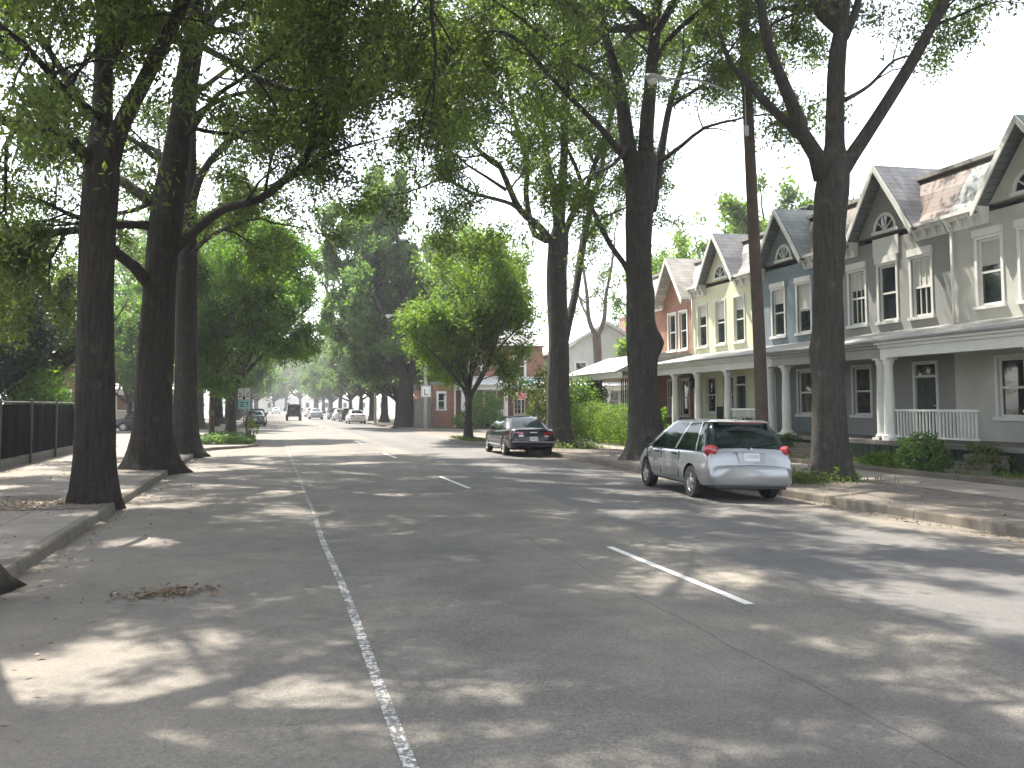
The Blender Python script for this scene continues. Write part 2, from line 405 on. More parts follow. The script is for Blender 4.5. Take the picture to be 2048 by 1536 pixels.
LEAFX = 5.6
TREE_GZ = .05
class Tree:
    """collects limbs (one bark mesh) and twigs (one leaf mesh)"""
    def __init__(s, seed, keep=None):
        s.rng = np.random.default_rng(seed); s.mb = MB(); s.tw = []; s.keep = keep
    def limb(s, pts, rad, n=10, step=.35, rough=.06, flare=None, burls=(), bury=True):
        pts, rad = resample(pts, rad, step)
        rng = s.rng
        ph = rng.uniform(0, 6, 6)
        z0 = pts[0][2]
        def mod(i, a, p):
            m = 1 + rough * (sin(3 * a + ph[0] + i * .13) + .8 * sin(5 * a + ph[1] - i * .31) + .7 * sin(2 * a + ph[2] + i * .45)) * .6
            if flare:
                h = p[2] - z0
                m *= 1 + flare * math.exp(-h / .38) * (1 + .34 * sin(4 * a + ph[3]) + .22 * sin(7 * a + ph[4])) + .12 * math.exp(-h / 1.4)
            if n > 16: m += .016 * (sin(13 * a + ph[5] + 1.3 * sin(p[2] * 1.1)) + sin(19 * a - ph[2] + 1.7 * sin(p[2] * .8 + ph[0]))) + .012 * sin(p[2] * 7 + 5 * sin(2 * a + ph[1]))
            for (bz, ba, amp, sz) in burls:
                dz = (p[2] - bz) / sz; da = ((a - ba + pi) % (2 * pi) - pi) / .75
                m += amp * math.exp(-dz * dz - da * da)
            return m
        s.mb.tube(pts, rad, n, mod)
        return pts, rad
    def grow(s, start, d, L, r, level, up=.05, dens=1.0, droop=0.0):
        rng = s.rng
        n = max(3, int(L / .38)); st = L / n
        p = np.array(start, float); d = unit(d); pts = [p.copy()]; ds = [d]
        for i in range(n):
            d = unit(d + rng.normal(size=3) * .17 + np.array((0, 0, up - droop * i / n)))
            p = p + d * st; pts.append(p.copy()); ds.append(d)
        if s.keep is not None and not s.keep(pts[-1]):
            if not s.keep(pts[len(pts) // 2]): return
        rads = [max(.004, r * (1 - .7 * i / n)) for i in range(n + 1)]
        s.mb.tube(pts, rads, 5 if level <= 1 else 3, cap=False)
        if level >= 3:
            s.tw.append((np.array(pts), L)); return
        nch = max(2, int(L * (1.5, 1.9, 2.6)[level] * dens + rng.uniform(0, 1)))
        for k in range(nch):
            t = .22 + .78 * (k + rng.uniform(0, 1)) / nch
            i = min(n - 1, int(t * n)); f = t * n - i
            q = pts[i] * (1 - f) + pts[i + 1] * f
            ang = radians(rng.uniform(28, 62))
            cd = unit(ds[i]) * cos(ang) + perp(ds[i], rng) * sin(ang)
            cd = unit(cd + np.array((0, 0, .12)))
            cl = (L * rng.uniform(.42, .62) * (1.15 - .5 * t), rng.uniform(1.2, 2.1), rng.uniform(.55, 1.0))[level]
            s.grow(q, cd, cl, max(.006, rads[i] * .6), level + 1, up * .8, dens, droop)
        s.tw.append((np.array(pts[-3:]), L * .3))
    def sprout(s, pts, rad, t0=.25, per=1.2, L=(2.2, 4.0), level=1, ang=(35, 65), up=.06, dens=1.0, bias=None, droop=0.0):
        """side branches along a finished limb"""
        rng = s.rng
        pts = [np.array(p) for p in pts]
        seg = [np.linalg.norm(pts[i + 1] - pts[i]) for i in range(len(pts) - 1)]
        cum = np.concatenate(([0], np.cumsum(seg))); tot = cum[-1]
        n = max(1, int(tot * (1 - t0) * per))
        for k in range(n):
            a = tot * (t0 + (1 - t0) * (k + rng.uniform(0, 1)) / n)
            i = min(len(seg) - 1, int(np.searchsorted(cum, a) - 1)); i = max(i, 0)
            f = (a - cum[i]) / max(seg[i], 1e-6)
            q = pts[i] * (1 - f) + pts[i + 1] * f
            td = unit(pts[i + 1] - pts[i]); th = radians(rng.uniform(*ang))
            pv = perp(td, rng)
            if bias is not None: pv = unit(pv + np.array(bias) * rng.uniform(0, 1.2))
            s.grow(q, td * cos(th) + pv * sin(th), rng.uniform(*L) * (1.1 - .35 * a / tot), min(.05, rad[i] * .5), level, up, dens, droop)
        s.grow(pts[-1], unit(pts[-1] - pts[-2]), rng.uniform(*L), max(.02, rad[-1]), level, up, dens, droop)
    def leaves(s, per=26, size=(.09, .15), wid=.40, spread=.16, drop=.25):
        rng = s.rng; per = per * LEAFX; size = (size[0] * .95, size[1] * 1.0)
        C = []; D = []; ks = rng.normal(size=(5, 3)) * 1.5; kp = rng.uniform(0, 6, 5)
        for pts, L in s.tw:
            fld = np.sin(ks @ pts[-1] + kp).sum()          # clumps and bare patches
            n = int(per * max(L, .35) * min(2.3, max(.12, .95 + .62 * fld)))
            if n < 2: continue
            t = rng.uniform(0, 1, n) ** .8 * (len(pts) - 1)
            i = np.minimum(t.astype(int), len(pts) - 2); f = (t - i)[:, None]
            C.append(pts[i] * (1 - f) + pts[i + 1] * f + rng.normal(size=(n, 3)) * spread)
            D.append(np.repeat(unit(pts[-1] - pts[0])[None], n, 0))
        C = np.concatenate(C); D = np.concatenate(D)
        n = len(C)
        d = D * .5 + rng.normal(size=(n, 3)) * .8; d[:, 2] -= drop
        d /= np.linalg.norm(d, axis=1)[:, None]
        up = np.array((0, 0, 1.0)) + rng.normal(size=(n, 3)) * .75
        w = np.cross(d, up); w /= np.linalg.norm(w, axis=1)[:, None] + 1e-9
        l = rng.uniform(size[0], size[1], n)[:, None]; hw = l * wid * .5
        v = np.stack([C, C + d * l * .45 + w * hw, C + d * l, C + d * l * .45 - w * hw], 1).reshape(-1, 3)
        return v

def leaf_mesh(name, v, mat):
    me = bpy.data.meshes.new(name)
    n = len(v) // 4
    me.vertices.add(4 * n); me.vertices.foreach_set('co', np.ascontiguousarray(v, dtype=np.float32).ravel())
    me.loops.add(4 * n); me.loops.foreach_set('vertex_index', np.arange(4 * n, dtype=np.int32))
    me.polygons.add(n); me.polygons.foreach_set('loop_start', np.arange(0, 4 * n, 4, dtype=np.int32))
    me.update(calc_edges=True)
    me.materials.append(mat)
    return me

LEAFCOUNT = [0]
def finish_tree(name, label, T, base, bark, leafmat, group=None, cat='tree', crown='crown', **lk):
    root = thing(name, label, cat, tuple(base), 0, group)
    wpart('trunk', T.mb, bark, root, smooth=True)
    v = T.leaves(**lk) - np.array(base)
    LEAFCOUNT[0] += len(v) // 4
    link(bpy.data.objects.new(crown, leaf_mesh(crown, v, leafmat)), root)
    return root

def px_limb(lst, Y, scale=1.0):
    """limb given as (u, v, half width in photo pixels, extra distance)"""
    pts = []; rad = []
    for q in lst:
        u, v, hw = q[:3]; dy = q[3] if len(q) > 3 else 0
        pts.append(at(u, v, Y + dy)); rad.append(hw * (Y + dy) / F_PX * scale)
    return pts, rad

def ellipsoid_keep(c, r):
    '''uneven crown: an ellipsoid with lobes and bays'''
    c = np.array(c, float); r = np.array(r, float)
    def f(p):
        q = (p - c) / r; a = math.atan2(q[1], q[0]); e = q[2]
        return float((q ** 2).sum()) < (1.0 + .20 * sin(3 * a + 4 * e + c[0]) + .16 * sin(5 * a - 7 * e + c[1]) + .10 * sin(9 * a + 3 * e)) ** 2 * .92
    return f
def above_keep(zmin):
    return lambda p: p[2] > zmin

def top_limbs(T, trunk, z0, n, L, spread=(35, 70), r=.16, az0=0.0, per=1.15, dens=.8, arc=2 * pi):
    """large limbs that leave the trunk above the picture and carry the roof of the crown"""
    rng = T.rng
    for k in range(n):
        a = az0 + arc * (k + rng.uniform(-.25, .25)) / n
        th = radians(rng.uniform(*spread))
        d = np.array((cos(a) * sin(th), sin(a) * sin(th), cos(th)))
        zz = rng.uniform(z0[0], z0[1]); tk = np.array(trunk); zz = min(zz, tk[-1, 2] - .3)
        p = np.array([np.interp(zz, tk[:, 2], tk[:, 0]), np.interp(zz, tk[:, 2], tk[:, 1]), zz]); pts = [p.copy()]; rr = [r]
        ln = rng.uniform(*L); m = 6
        for i in range(m):
            d = unit(d + rng.normal(size=3) * .12 + np.array((0, 0, -.03)))
            p = p + d * ln / m; pts.append(p.copy()); rr.append(r * (1 - .8 * (i + 1) / m))
        q, w = T.limb(pts, rr, 7, .6)
        T.sprout(q, w, .2, per, (1.8, 3.6), dens=dens)

GZ = .05   # level of the verges
hero = {}

# --- near left tree
Y = 17.25
T = Tree(11)
tp, tr = px_limb([(187, 1003, 37), (188, 900, 34), (190, 700, 33), (195, 500, 32), (203, 345, 33), (205, 240, 20, .15), (207, 150, 17, .3), (210, 40, 15, .4), (214, -120, 12, .3), (222, -330, 9, 0), (230, -520, 6, 0)], Y)
tp[0][2] = -.12; TRK = tp
T.limb(tp, tr, 44, .22, .05, .34)
TOPZ = tp[-1]
L1 = px_limb([(212, 350, 21), (240, 255, 17, -.2), (283, 172, 15, -.4), (325, 90, 14, -.5), (358, 22, 13, -.6), (395, -80, 11, -.8), (450, -230, 8, -1.2), (520, -420, 5, -1.6)], Y)
q = T.limb(*L1, 12, .3); T.sprout(*q, .35, 1.25, (1.6, 3.0), dens=.9)
for l in ([(196, 345, 15), (150, 290, 13, -.3), (100, 262, 12, -.8), (40, 250, 10, -1.3), (-60, 225, 7, -2.), (-180, 190, 4, -2.4)],
          [(203, 260, 9), (160, 200, 8, .6), (110, 120, 7, 1.2), (60, 40, 6, 1.8), (10, -60, 4, 2.2)],
          [(205, 150, 8), (240, 90, 7, -1), (262, 20, 6, -1.8), (280, -90, 4, -2.4)],
          [(200, 235, 8), (120, 170, 7, -1.5), (50, 90, 6, -2.4), (-30, 30, 4, -3.0)],
          [(208, -60, 9), (120, -180, 7, -1), (20, -280, 5, -2.2)], [(212, -140, 9), (330, -280, 7, 1.2), (470, -380, 5, 2.2)],
          [(214, -180, 8), (260, -330, 6, -2), (330, -460, 4, -3.5)]):
    q = T.limb(*px_limb(l, Y), 8, .35); T.sprout(*q, .2, 1.35, (1.4, 2.8), dens=1.0, up=.02)
top_limbs(T, TRK, (9.9, 12.8), 9, (5, 7.5), az0=.3, per=1.0, dens=.75)
hero['A'] = finish_tree('oak_tree', 'dark street oak nearest the viewer on the left verge, forking into two stems high up', T, (tp[0][0], Y, GZ), M['bark_dark'], M['leaf_oak'],
                        'large street oaks along both verges', per=36, size=(.10, .17), spread=.16)
# --- second left tree
Y = 26.1
T = Tree(12)
tp, tr = px_limb([(303, 940, 42), (305, 850, 34), (312, 700, 32), (321, 560, 30), (331, 460, 31), (340, 385, 29), (352, 300, 24), (362, 220, 20), (374, 130, 17), (387, 60, 16), (395, -50, 13), (402, -200, 10), (410, -340, 6)], Y)
tp[0][2] = -.12; TRK = tp
T.limb(tp, tr, 44, .25, .05, .5)
for l, t0, L in (([(300, 452, 9), (250, 449, 8, -.5), (165, 459, 8, -1.5), (100, 466, 7, -2.2), (40, 470, 6, -3), (-50, 462, 4, -4)], .3, (1.4, 2.6)),
          ([(305, 578, 13), (270, 535, 12, -.5), (236, 508, 10, -1), (205, 470, 8, -1.5), (170, 440, 6, -2)], .5, (1.5, 2.6)),
          ([(308, 405, 12), (272, 382, 10, .4), (237, 357, 9, .8), (190, 330, 7, 1.2), (140, 290, 5, 1.5)], .35, (1.5, 2.6)),
          ([(350, 497, 11), (385, 468, 9, -.4), (445, 420, 8, -1), (520, 398, 8, -1.5), (560, 368, 8, -1.8), (605, 330, 7, -2), (632, 262, 6, -2.2), (650, 215, 4, -2.4)], .3, (1.5, 2.8)),
          ([(560, 368, 5, -1.8), (615, 335, 4, -2.2), (680, 300, 3, -2.6), (735, 285, 2, -3)], .2, (1.0, 2.0)),
          ([(640, 236, 4, -2.2), (680, 215, 3, -2.6), (740, 205, 2.5, -3), (790, 195, 2, -3.4)], .15, (1.0, 2.2)),
          ([(358, 285, 7), (392, 248, 6, -.5), (432, 192, 5, -1.1), (498, 149, 4, -1.8), (560, 98, 3, -2.4), (620, 40, 2, -3)], .3, (1.2, 2.4)),
          ([(384, 80, 9), (420, 102, 7, -.8), (470, 128, 6, -1.6), (520, 158, 6, -2.4), (590, 180, 5, -3.2), (660, 178, 4, -4), (720, 170, 2.5, -4.6)], .3, (1.2, 2.4)),
          ([(365, 248, 5), (410, 262, 4.5, .6), (470, 268, 4, 1), (530, 258, 3, 1.5), (590, 262, 2, 2)], .35, (1.1, 2.2)),
          ([(355, 300, 6), (318, 318, 6, .5), (280, 290, 5, 1), (250, 270, 4, 1.4)], .4, (1.2, 2.0)),
          ([(392, 0, 9), (450, -90, 7, -1.5), (540, -160, 5, -3), (650, -200, 4, -4.5)], .2, (1.6, 2.8)),
          ([(394, -60, 9), (330, -160, 7, 1.5), (260, -230, 5, 3)], .2, (1.6, 2.8)),
          ([(378, 110, 8), (330, 50, 6, -.8), (300, 0, 5, -1.4), (270, -80, 4, -2)], .3, (1.3, 2.4)),
          ([(388, 50, 7), (455, 10, 6, 1), (520, -30, 5, 1.8), (600, -60, 4, 2.4)], .25, (1.4, 2.6))):
    q = T.limb(*px_limb(l, Y), 8, .35); T.sprout(*q, t0, 1.4, L, dens=1.0, up=.0)
top_limbs(T, TRK, (13.5, 15.8), 8, (5.5, 8), az0=1.0, per=1.0, dens=.75)
hero['B'] = finish_tree('oak_tree', 'leaning left verge oak with wide flared root base, second from the viewer', T, (tp[0][0], Y, GZ), M['bark_dark'], M['leaf_oak'],
                        'large street oaks along both verges', per=19, size=(.11, .18), spread=.18)
# --- third left tree
Y = 34.0
T = Tree(13)
tp, tr = px_limb([(371, 908, 24), (371, 800, 21), (372, 650, 20), (375, 500, 18), (378, 400, 14), (381, 300, 11), (385, 200, 9), (398, 100, 8), (425, -40, 6), (440, -180, 4)], Y)
tp[0][2] = -.12; TRK = tp
T.limb(tp, tr, 44, .28, .06, .7)
for l in ([(376, 440, 9), (402, 350, 8, -.5), (440, 300, 7, -1), (472, 266, 6, -1.4), (510, 236, 5, -1.8), (590, 208, 4, -2.6), (650, 170, 3, -3.4)],
          [(376, 470, 8), (420, 430, 7, .6), (480, 395, 6, 1.2), (540, 372, 4, 2), (590, 352, 3, 2.6)],
          [(374, 520, 6), (410, 480, 5, -.8), (455, 455, 4, -1.6), (500, 440, 3, -2.4)],
          [(378, 395, 7), (350, 340, 6, 1), (310, 300, 5, 2), (260, 280, 3, 3)],
          [(383, 235, 6), (430, 205, 5, 1), (490, 185, 4, 2), (560, 190, 3, 3)],
          [(386, 190, 6), (440, 150, 5, -1), (520, 90, 4, -2), (600, 60, 3, -3)],
          [(378, 385, 7), (330, 390, 6, -.5), (270, 420, 5, -1), (200, 430, 3, -1.5)],
          [(400, 95, 6), (350, 20, 5, 1), (300, -60, 4, 2)], [(410, 40, 6), (500, -30, 5, -1.5), (610, -70, 4, -3)]):
    q = T.limb(*px_limb(l, Y), 7, .4); T.sprout(*q, .25, 1.3, (1.5, 2.8), dens=1.0, up=.0)
top_limbs(T, TRK, (15.0, 18.0), 6, (5, 7), az0=.5, per=.95, dens=.7)
hero['C'] = finish_tree('oak_tree', 'slim straight left verge oak, third from the viewer beside the planted corner', T, (tp[0][0], Y, GZ), M['bark_dark'], M['leaf_oak'],
                        'large street oaks along both verges', per=20, size=(.12, .20), spread=.2)
# --- tree whose root flare shows in the near left corner; its limbs shade the road
T = Tree(14, keep=lambda p: p[2] > 5.6 + .27 * max(p[1], 0))
b0 = np.array((-3.3, 9.6, -.1))
T.limb([b0, b0 + (0, 0, 1.2), b0 + (-.1, 0, 4), b0 + (-.15, -.1, 7), b0 + (0, -.3, 10), b0 + (.1, -.4, 14)], [.50, .42, .40, .36, .26, .1], 22, .22, .05, .75)
for k, (dx, dy, dz, z) in enumerate(((4.5, -2.6, 4.8, 7.0), (5.2, 1.5, 6.0, 7.6), (-4, 2, 4, 7.2), (1.5, -5, 4.5, 8), (2.0, 5.0, 6.2, 8.4), (6.0, -1.2, 6.5, 9), (-2, -5, 4, 8), (4.2, -4.8, 6, 9.5), (3.5, 3.4, 7.0, 10))):
    s0 = b0 + (0, -.2, z)
    q = T.limb([s0, s0 + np.array((dx, dy, dz)) * .33, s0 + np.array((dx, dy, dz * .95)) * .66, s0 + np.array((dx, dy, dz * .92))], [.2, .15, .1, .04], 8, .4)
    T.sprout(*q, .25, 1.15, (1.8, 3.2), dens=.85, up=.02)
# the twig that hangs into the top of the picture
T.keep = None
Yh = 15.5
hs = at(868, -160, Yh)
T.limb([hs + (-2.2, -2.0, 1.9), hs + (-1.0, -.8, 1.2), hs], [.07, .055, .045], 6, .3)
for l in ([(868, -160, 4.5), (862, -40, 4), (866, 60, 4), (872, 110, 3.4), (868, 160, 3), (852, 205, 2.2), (842, 270, 1.5), (832, 330, .9)],
          [(870, 110, 3), (868, 190, 2), (862, 240, 1.3), (850, 300, .8)],
          [(864, 20, 3), (900, 80, 2.2), (925, 140, 1.4)], [(862, -30, 3), (810, 40, 2.2), (780, 80, 1.4)]):
    q = T.limb(*px_limb(l, Yh), 6, .25, bury=False); T.sprout(*q, .3, 1.6, (.5, 1.1), level=2, up=-.12, dens=.9)
finish_tree('oak_tree', 'street oak whose mossy root flare just shows at the near left kerb corner', T, (b0[0], b0[1], GZ), M['bark_dark'], M['leaf_oak2'],
            'large street oaks along both verges', per=21, size=(.10, .16), spread=.17)
# --- tree added out of view over the near right verge to shade the road
T = Tree(18, keep=lambda p: p[2] > 5.4 + .30 * max(p[1], 0))
b0 = np.array((12.6, 8.2, -.1))
T.limb([b0, b0 + (0, 0, 1.2), b0 + (.1, 0, 4), b0 + (.1, .1, 7), b0 + (0, .2, 10), b0 + (.1, .2, 14)], [.48, .40, .38, .34, .24, .1], 30, .25, .05, .5)
for k, (dx, dy, dz, z) in enumerate(((-5.5, 1.0, 5.5, 6.8), (-4.5, -2.5, 5.0, 7.4), (-2.5, 5.0, 6.0, 8.0), (3.5, 3.0, 5, 7.2), (-6.5, 3.0, 5.5, 9.2), (1.0, -4.5, 4.5, 8), (-3.0, 2.5, 7.5, 10))):
    s0 = b0 + (0, .1, z)
    q = T.limb([s0, s0 + np.array((dx, dy, dz)) * .33, s0 + np.array((dx, dy, dz * .95)) * .66, s0 + np.array((dx, dy, dz * .92))], [.2, .15, .1, .04], 8, .4)
    T.sprout(*q, .25, 1.15, (1.8, 3.2), dens=.85, up=.02)
finish_tree('oak_tree', 'street oak added beyond the near right edge to shade the road', T, (b0[0], b0[1], GZ), M['bark'], M['leaf_oak2'],
            'large street oaks along both verges', per=30, size=(.10, .16), spread=.17)
# --- near right tree
Y = 19.0
T = Tree(15)
tp, tr = px_limb([(1662, 975, 40), (1660, 880, 36), (1658, 780, 34), (1657, 700, 33), (1656, 560, 31), (1659, 450, 33), (1664, 385, 36), (1669, 335, 33), (1669, 290, 22, .2), (1670, 200, 19, .3), (1674, 120, 19, .3), (1683, 50, 16, .3), (1692, -50, 14, .2), (1702, -200, 10), (1708, -350, 6)], Y)
tp[0][2] = -.12; TRK = tp
T.limb(tp, tr, 44, .2, .045, .55, burls=((5.55, 0.2, .3, .22), (5.0, -.5, .15, .2), (3.0, 2.6, .2, .28), (2.75, 0.0, .12, .2)))
for l, t0 in (([(1648, 355, 24), (1632, 310, 18, -.1), (1606, 268, 16, -.2), (1585, 210, 15, -.3), (1560, 150, 13, -.4), (1537, 90, 12, -.5), (1522, 10, 10, -.6), (1503, -120, 8, -.8), (1480, -300, 5, -1)], .4),
          ([(1612, 282, 12, -.2), (1572, 243, 10, .2), (1530, 203, 9, .5), (1495, 165, 8, .8), (1466, 135, 6, 1.1), (1440, 70, 5, 1.4), (1425, 0, 3, 1.8)], .5),
          ([(1676, 345, 24), (1703, 312, 17, -.1), (1745, 250, 15, -.3), (1790, 180, 14, -.5), (1832, 110, 13, -.7), (1880, 20, 11, -1), (1930, -90, 8, -1.4), (1990, -250, 5, -2)], .4),
          ([(1690, 75, 10, .2), (1712, 20, 9, .3), (1730, -60, 7, .4), (1760, -180, 5, .6)], .3),
          ([(1690, 200, 6, .2), (1740, 170, 4, .6), (1790, 120, 3, 1), (1840, 110, 2, 1.3)], .3),
          ([(1900, -20, 6, -1.1), (1970, -20, 5, -.5), (2060, -40, 3, .3)], .2),
          ([(1503, -120, 8, -.8), (1400, -240, 6, -2), (1250, -330, 5, -3.2), (1100, -380, 3, -4)], .2),  # this limb and the next: added above the view to shade the right foreground
          ([(1480, -300, 6, -1), (1400, -420, 5, 1), (1300, -520, 4, 2)], .2),
          ):
    q = T.limb(*px_limb(l, Y), 11, .3); T.sprout(*q, t0, 1.1, (1.3, 2.5), dens=.85, up=.0)
top_limbs(T, TRK, (10.9, 13), 11, (5, 8), az0=.1, per=1.0, dens=.75)
hero['E'] = finish_tree('oak_tree', 'knobbly three-stemmed street oak behind the silver hatchback on the right verge', T, (tp[0][0], Y, GZ), M['bark'], M['leaf_oak2'],
                        'large street oaks along both verges', per=24, size=(.10, .16), spread=.17)
# --- second right tree
Y = 27.2
T = Tree(16)
tp, tr = px_limb([(1293, 922, 40), (1292, 870, 34), (1287, 780, 30), (1284, 700, 31), (1280, 600, 28), (1278, 500, 27), (1278, 420, 29), (1282, 350, 33), (1284, 310, 30)], Y)
tp[0][2] = -.12; TRK = tp
T.limb(tp, tr, 44, .22, .05, .65, burls=((3.75, 0.0, .62, .36), (5.35, .2, .24, .3)))
for l, t0 in (([(1266, 345, 18), (1254, 275, 16), (1247, 220, 15, .1), (1238, 160, 12, .2), (1222, 110, 10, .3), (1207, 50, 8, .4), (1195, -30, 7, .5), (1178, -180, 5, .6), (1160, -330, 3, .8)], .25),
          ([(1292, 345, 18), (1293, 265, 16, -.2), (1298, 200, 15, -.3), (1305, 120, 14, -.5), (1312, 40, 12, -.6), (1317, -60, 10, -.8), (1322, -250, 6, -1)], .3),
          ([(1302, 420, 13), (1316, 340, 11, .3), (1328, 270, 8, .5), (1340, 210, 7, .7), (1356, 160, 6, .9), (1382, 90, 5, 1.2), (1420, 20, 4, 1.6), (1470, -60, 3, 2)], .35),
          ([(1256, 320, 9), (1236, 300, 8, -.3), (1200, 255, 6.5, -.8), (1158, 213, 6, -1.3), (1100, 152, 5, -2), (1040, 84, 4.5, -2.7), (990, 62, 3.5, -3.3), (920, 75, 2, -4)], .3),
          ([(1243, 200, 7, .1), (1215, 172, 6, -.4), (1175, 142, 5, -1), (1128, 112, 4, -1.7), (1074, 64, 3, -2.4), (1010, 15, 2.4, -3.1), (950, -20, 2, -3.6)], .3),
          ([(1262, 552, 7), (1246, 525, 6, .2), (1222, 492, 6, .5), (1195, 440, 5.5, .9), (1172, 390, 5, 1.3), (1150, 330, 4, 1.7), (1120, 270, 3, 2.1)], .4),
          ([(1312, 330, 6, .2), (1365, 290, 4.5, -.6), (1410, 255, 3.5, -1.3), (1470, 240, 2.5, -2)], .3),
          ([(1338, 215, 5, .7), (1390, 180, 4, .2), (1440, 150, 3, -.3)], .3),
          ([(1304, 130, 7, -.5), (1345, 70, 6, -1.2), (1390, 30, 5, -2), (1440, -10, 4, -2.8)], .3),
          ([(1215, 80, 6, .3), (1150, 20, 5, 0), (1080, -40, 4, -.5), (990, -90, 3, -1)], .25),
          ([(1316, -40, 8, -.8), (1250, -120, 6, -2), (1160, -180, 5, -3.2), (1050, -210, 4, -4.6)], .2),
          ([(1260, 290, 5, -.2), (1225, 330, 4, -1), (1180, 350, 3, -1.8), (1140, 380, 2, -2.4)], .35)):
    q = T.limb(*px_limb(l, Y), 9, .35); T.sprout(*q, t0, 1.25, (1.3, 2.6), dens=.95, up=.0)
TRK = px_limb([(1293, 265, 16, -.2), (1305, 120, 14, -.5), (1317, -60, 10, -.8), (1322, -250, 6, -1)], Y)[0]
top_limbs(T, TRK, (13.6, 16.0), 7, (5.5, 8), az0=.2, per=1.0, dens=.75)
hero['F'] = finish_tree('oak_tree', 'tall right verge oak with a bulging burl, standing just ahead of the silver hatchback', T, (tp[0][0], Y, GZ), M['bark'], M['leaf_oak2'],
                        'large street oaks along both verges', per=18, size=(.11, .18), spread=.18)
# --- third right tree
Y = 36.0
T = Tree(17)
tp, tr = px_limb([(1120, 890, 28), (1119, 850, 24), (1117, 780, 22), (1117, 680, 21), (1114, 600, 21), (1113, 540, 21), (1116, 490, 22), (1120, 455, 16)], Y)
tp[0][2] = -.12; TRK = tp
T.limb(tp, tr, 44, .25, .05, .6, burls=((4.9, 0, .14, .3),))
for l, t0 in (([(1108, 490, 9), (1080, 455, 8, -.3), (1040, 420, 7, -.8), (1012, 360, 6, -1.2), (1000, 332, 5.5, -1.4), (955, 298, 4.5, -2), (922, 250, 4, -2.5), (881, 203, 3, -3), (850, 165, 2, -3.4)], .35),
          ([(1060, 438, 5, -.5), (1023, 408, 4.5, -1), (942, 385, 4, -1.8), (890, 358, 3, -2.4), (850, 372, 2, -3), (815, 385, 1.5, -3.4)], .25),
          ([(1012, 380, 4, -1.2), (970, 352, 3, -.8), (935, 330, 2.4, -.4), (900, 300, 2, 0)], .3),
          ([(1110, 480, 9), (1070, 470, 7, .3), (1052, 392, 6, .6), (1054, 338, 5.5, .8), (1040, 271, 5, 1.1), (1027, 230, 4.5, 1.3), (1015, 150, 3.5, 1.6), (1000, 60, 3, 2)], .35),
          ([(1115, 470, 9), (1111, 420, 8, -.2), (1101, 355, 7, -.4), (1091, 288, 6, -.6), (1077, 203, 5.5, -.9), (1067, 152, 5, -1.1), (1045, 50, 4, -1.5), (1030, -70, 3, -2)], .3),
          ([(1120, 465, 11), (1122, 410, 10, .2), (1128, 305, 9, .4), (1129, 170, 7, .7), (1131, 40, 6, 1), (1135, -100, 4, 1.3)], .3),
          ([(1128, 470, 8), (1142, 435, 7, -.2), (1175, 370, 6, -.5), (1193, 318, 5, -.8), (1212, 270, 4, -1), (1235, 190, 3, -1.4)], .3),
          ([(1130, 680, 9), (1138, 640, 9, .3), (1152, 580, 8, .7), (1164, 500, 8, 1.1), (1180, 420, 7, 1.5), (1200, 350, 6, 1.9), (1215, 260, 4, 2.4), (1230, 150, 3, 2.9)], .45),
          ([(1030, 235, 4, 1.3), (985, 190, 3, .6), (940, 150, 2.5, 0), (890, 120, 2, -.8)], .25),
          ([(1085, 250, 4, -.7), (1040, 190, 3, -1.6), (990, 150, 2.4, -2.4), (940, 60, 2, -3.2)], .25),
          ([(1062, 130, 5, -1.1), (1000, 60, 4, -2), (920, 0, 3, -3), (830, -40, 2, -4)], .2),
          ([(1170, 480, 4, 1.2), (1200, 440, 3, .6), (1240, 420, 2, 0)], .3)):
    q = T.limb(*px_limb(l, Y), 8, .4); T.sprout(*q, t0, 1.2, (1.4, 2.8), dens=.95, up=.0)
TRK = px_limb([(1128, 305, 9, .4), (1129, 170, 7, .7), (1131, 40, 6, 1), (1135, -100, 4, 1.3)], Y)[0]
top_limbs(T, TRK, (15.5, 18), 6, (5, 7), az0=.4, r=.11, per=.95, dens=.7)
hero['G'] = finish_tree('oak_tree', 'many-limbed right verge oak standing behind the black sedan', T, (tp[0][0], Y, GZ), M['bark'], M['leaf_oak2'],
                        'large street oaks along both verges', per=19, size=(.12, .19), spread=.2)

# --- free-standing round trees: a trunk that splits into many rising limbs
def vase_tree(seed, base, h_split, crown_c, crown_r, r0, n, leafmat, bark, name, label, spread=(12, 48), per=20, size=(.16, .26), group=None, dens=1.0, lift=None, sprp=1.0, lean=(0, 0)):
    keep = ellipsoid_keep(crown_c, crown_r)
    T = Tree(seed, keep)
    b = np.array(base, float); rng = T.rng
    top = b + np.array((lean[0], lean[1], h_split))
    T.limb([b - (0, 0, .08), b + (top - b) * .35, b + (top - b) * .75, top], [r0 * 1.25, r0, r0 * .9, r0 * .8], 14, .25, .06, .5)
    zt = crown_c[2] + crown_r[2]
    for k in range(n):
        a = 2 * pi * k / n * 1.0 + rng.uniform(-.3, .3); th = radians(spread[0] + (spread[1] - spread[0]) * ((k * 0.618) % 1.0))
        d = np.array((cos(a) * sin(th), sin(a) * sin(th), cos(th)))
        p = top - np.array((0, 0, rng.uniform(0, .5))); pts = [p.copy()]; rr = [r0 * .5]
        L = (zt - top[2]) * rng.uniform(.75, 1.0)
        for i in range(6):
            d = unit(d + rng.normal(size=3) * .09 + np.array((0, 0, .02)))
            q = p + d * L / 6
            if not keep(q) and i > 1: break
            p = q; pts.append(p.copy()); rr.append(r0 * .5 * (1 - .13 * (i + 1)))
        if len(pts) < 3: continue
        q, w = T.limb(pts, rr, 6, .5)
        T.sprout(q, w, .18, sprp, (1.3, 2.7), dens=dens, up=.03)
    return finish_tree(name, label, T, base, bark, leafmat, group, per=per, size=size, spread=.22)

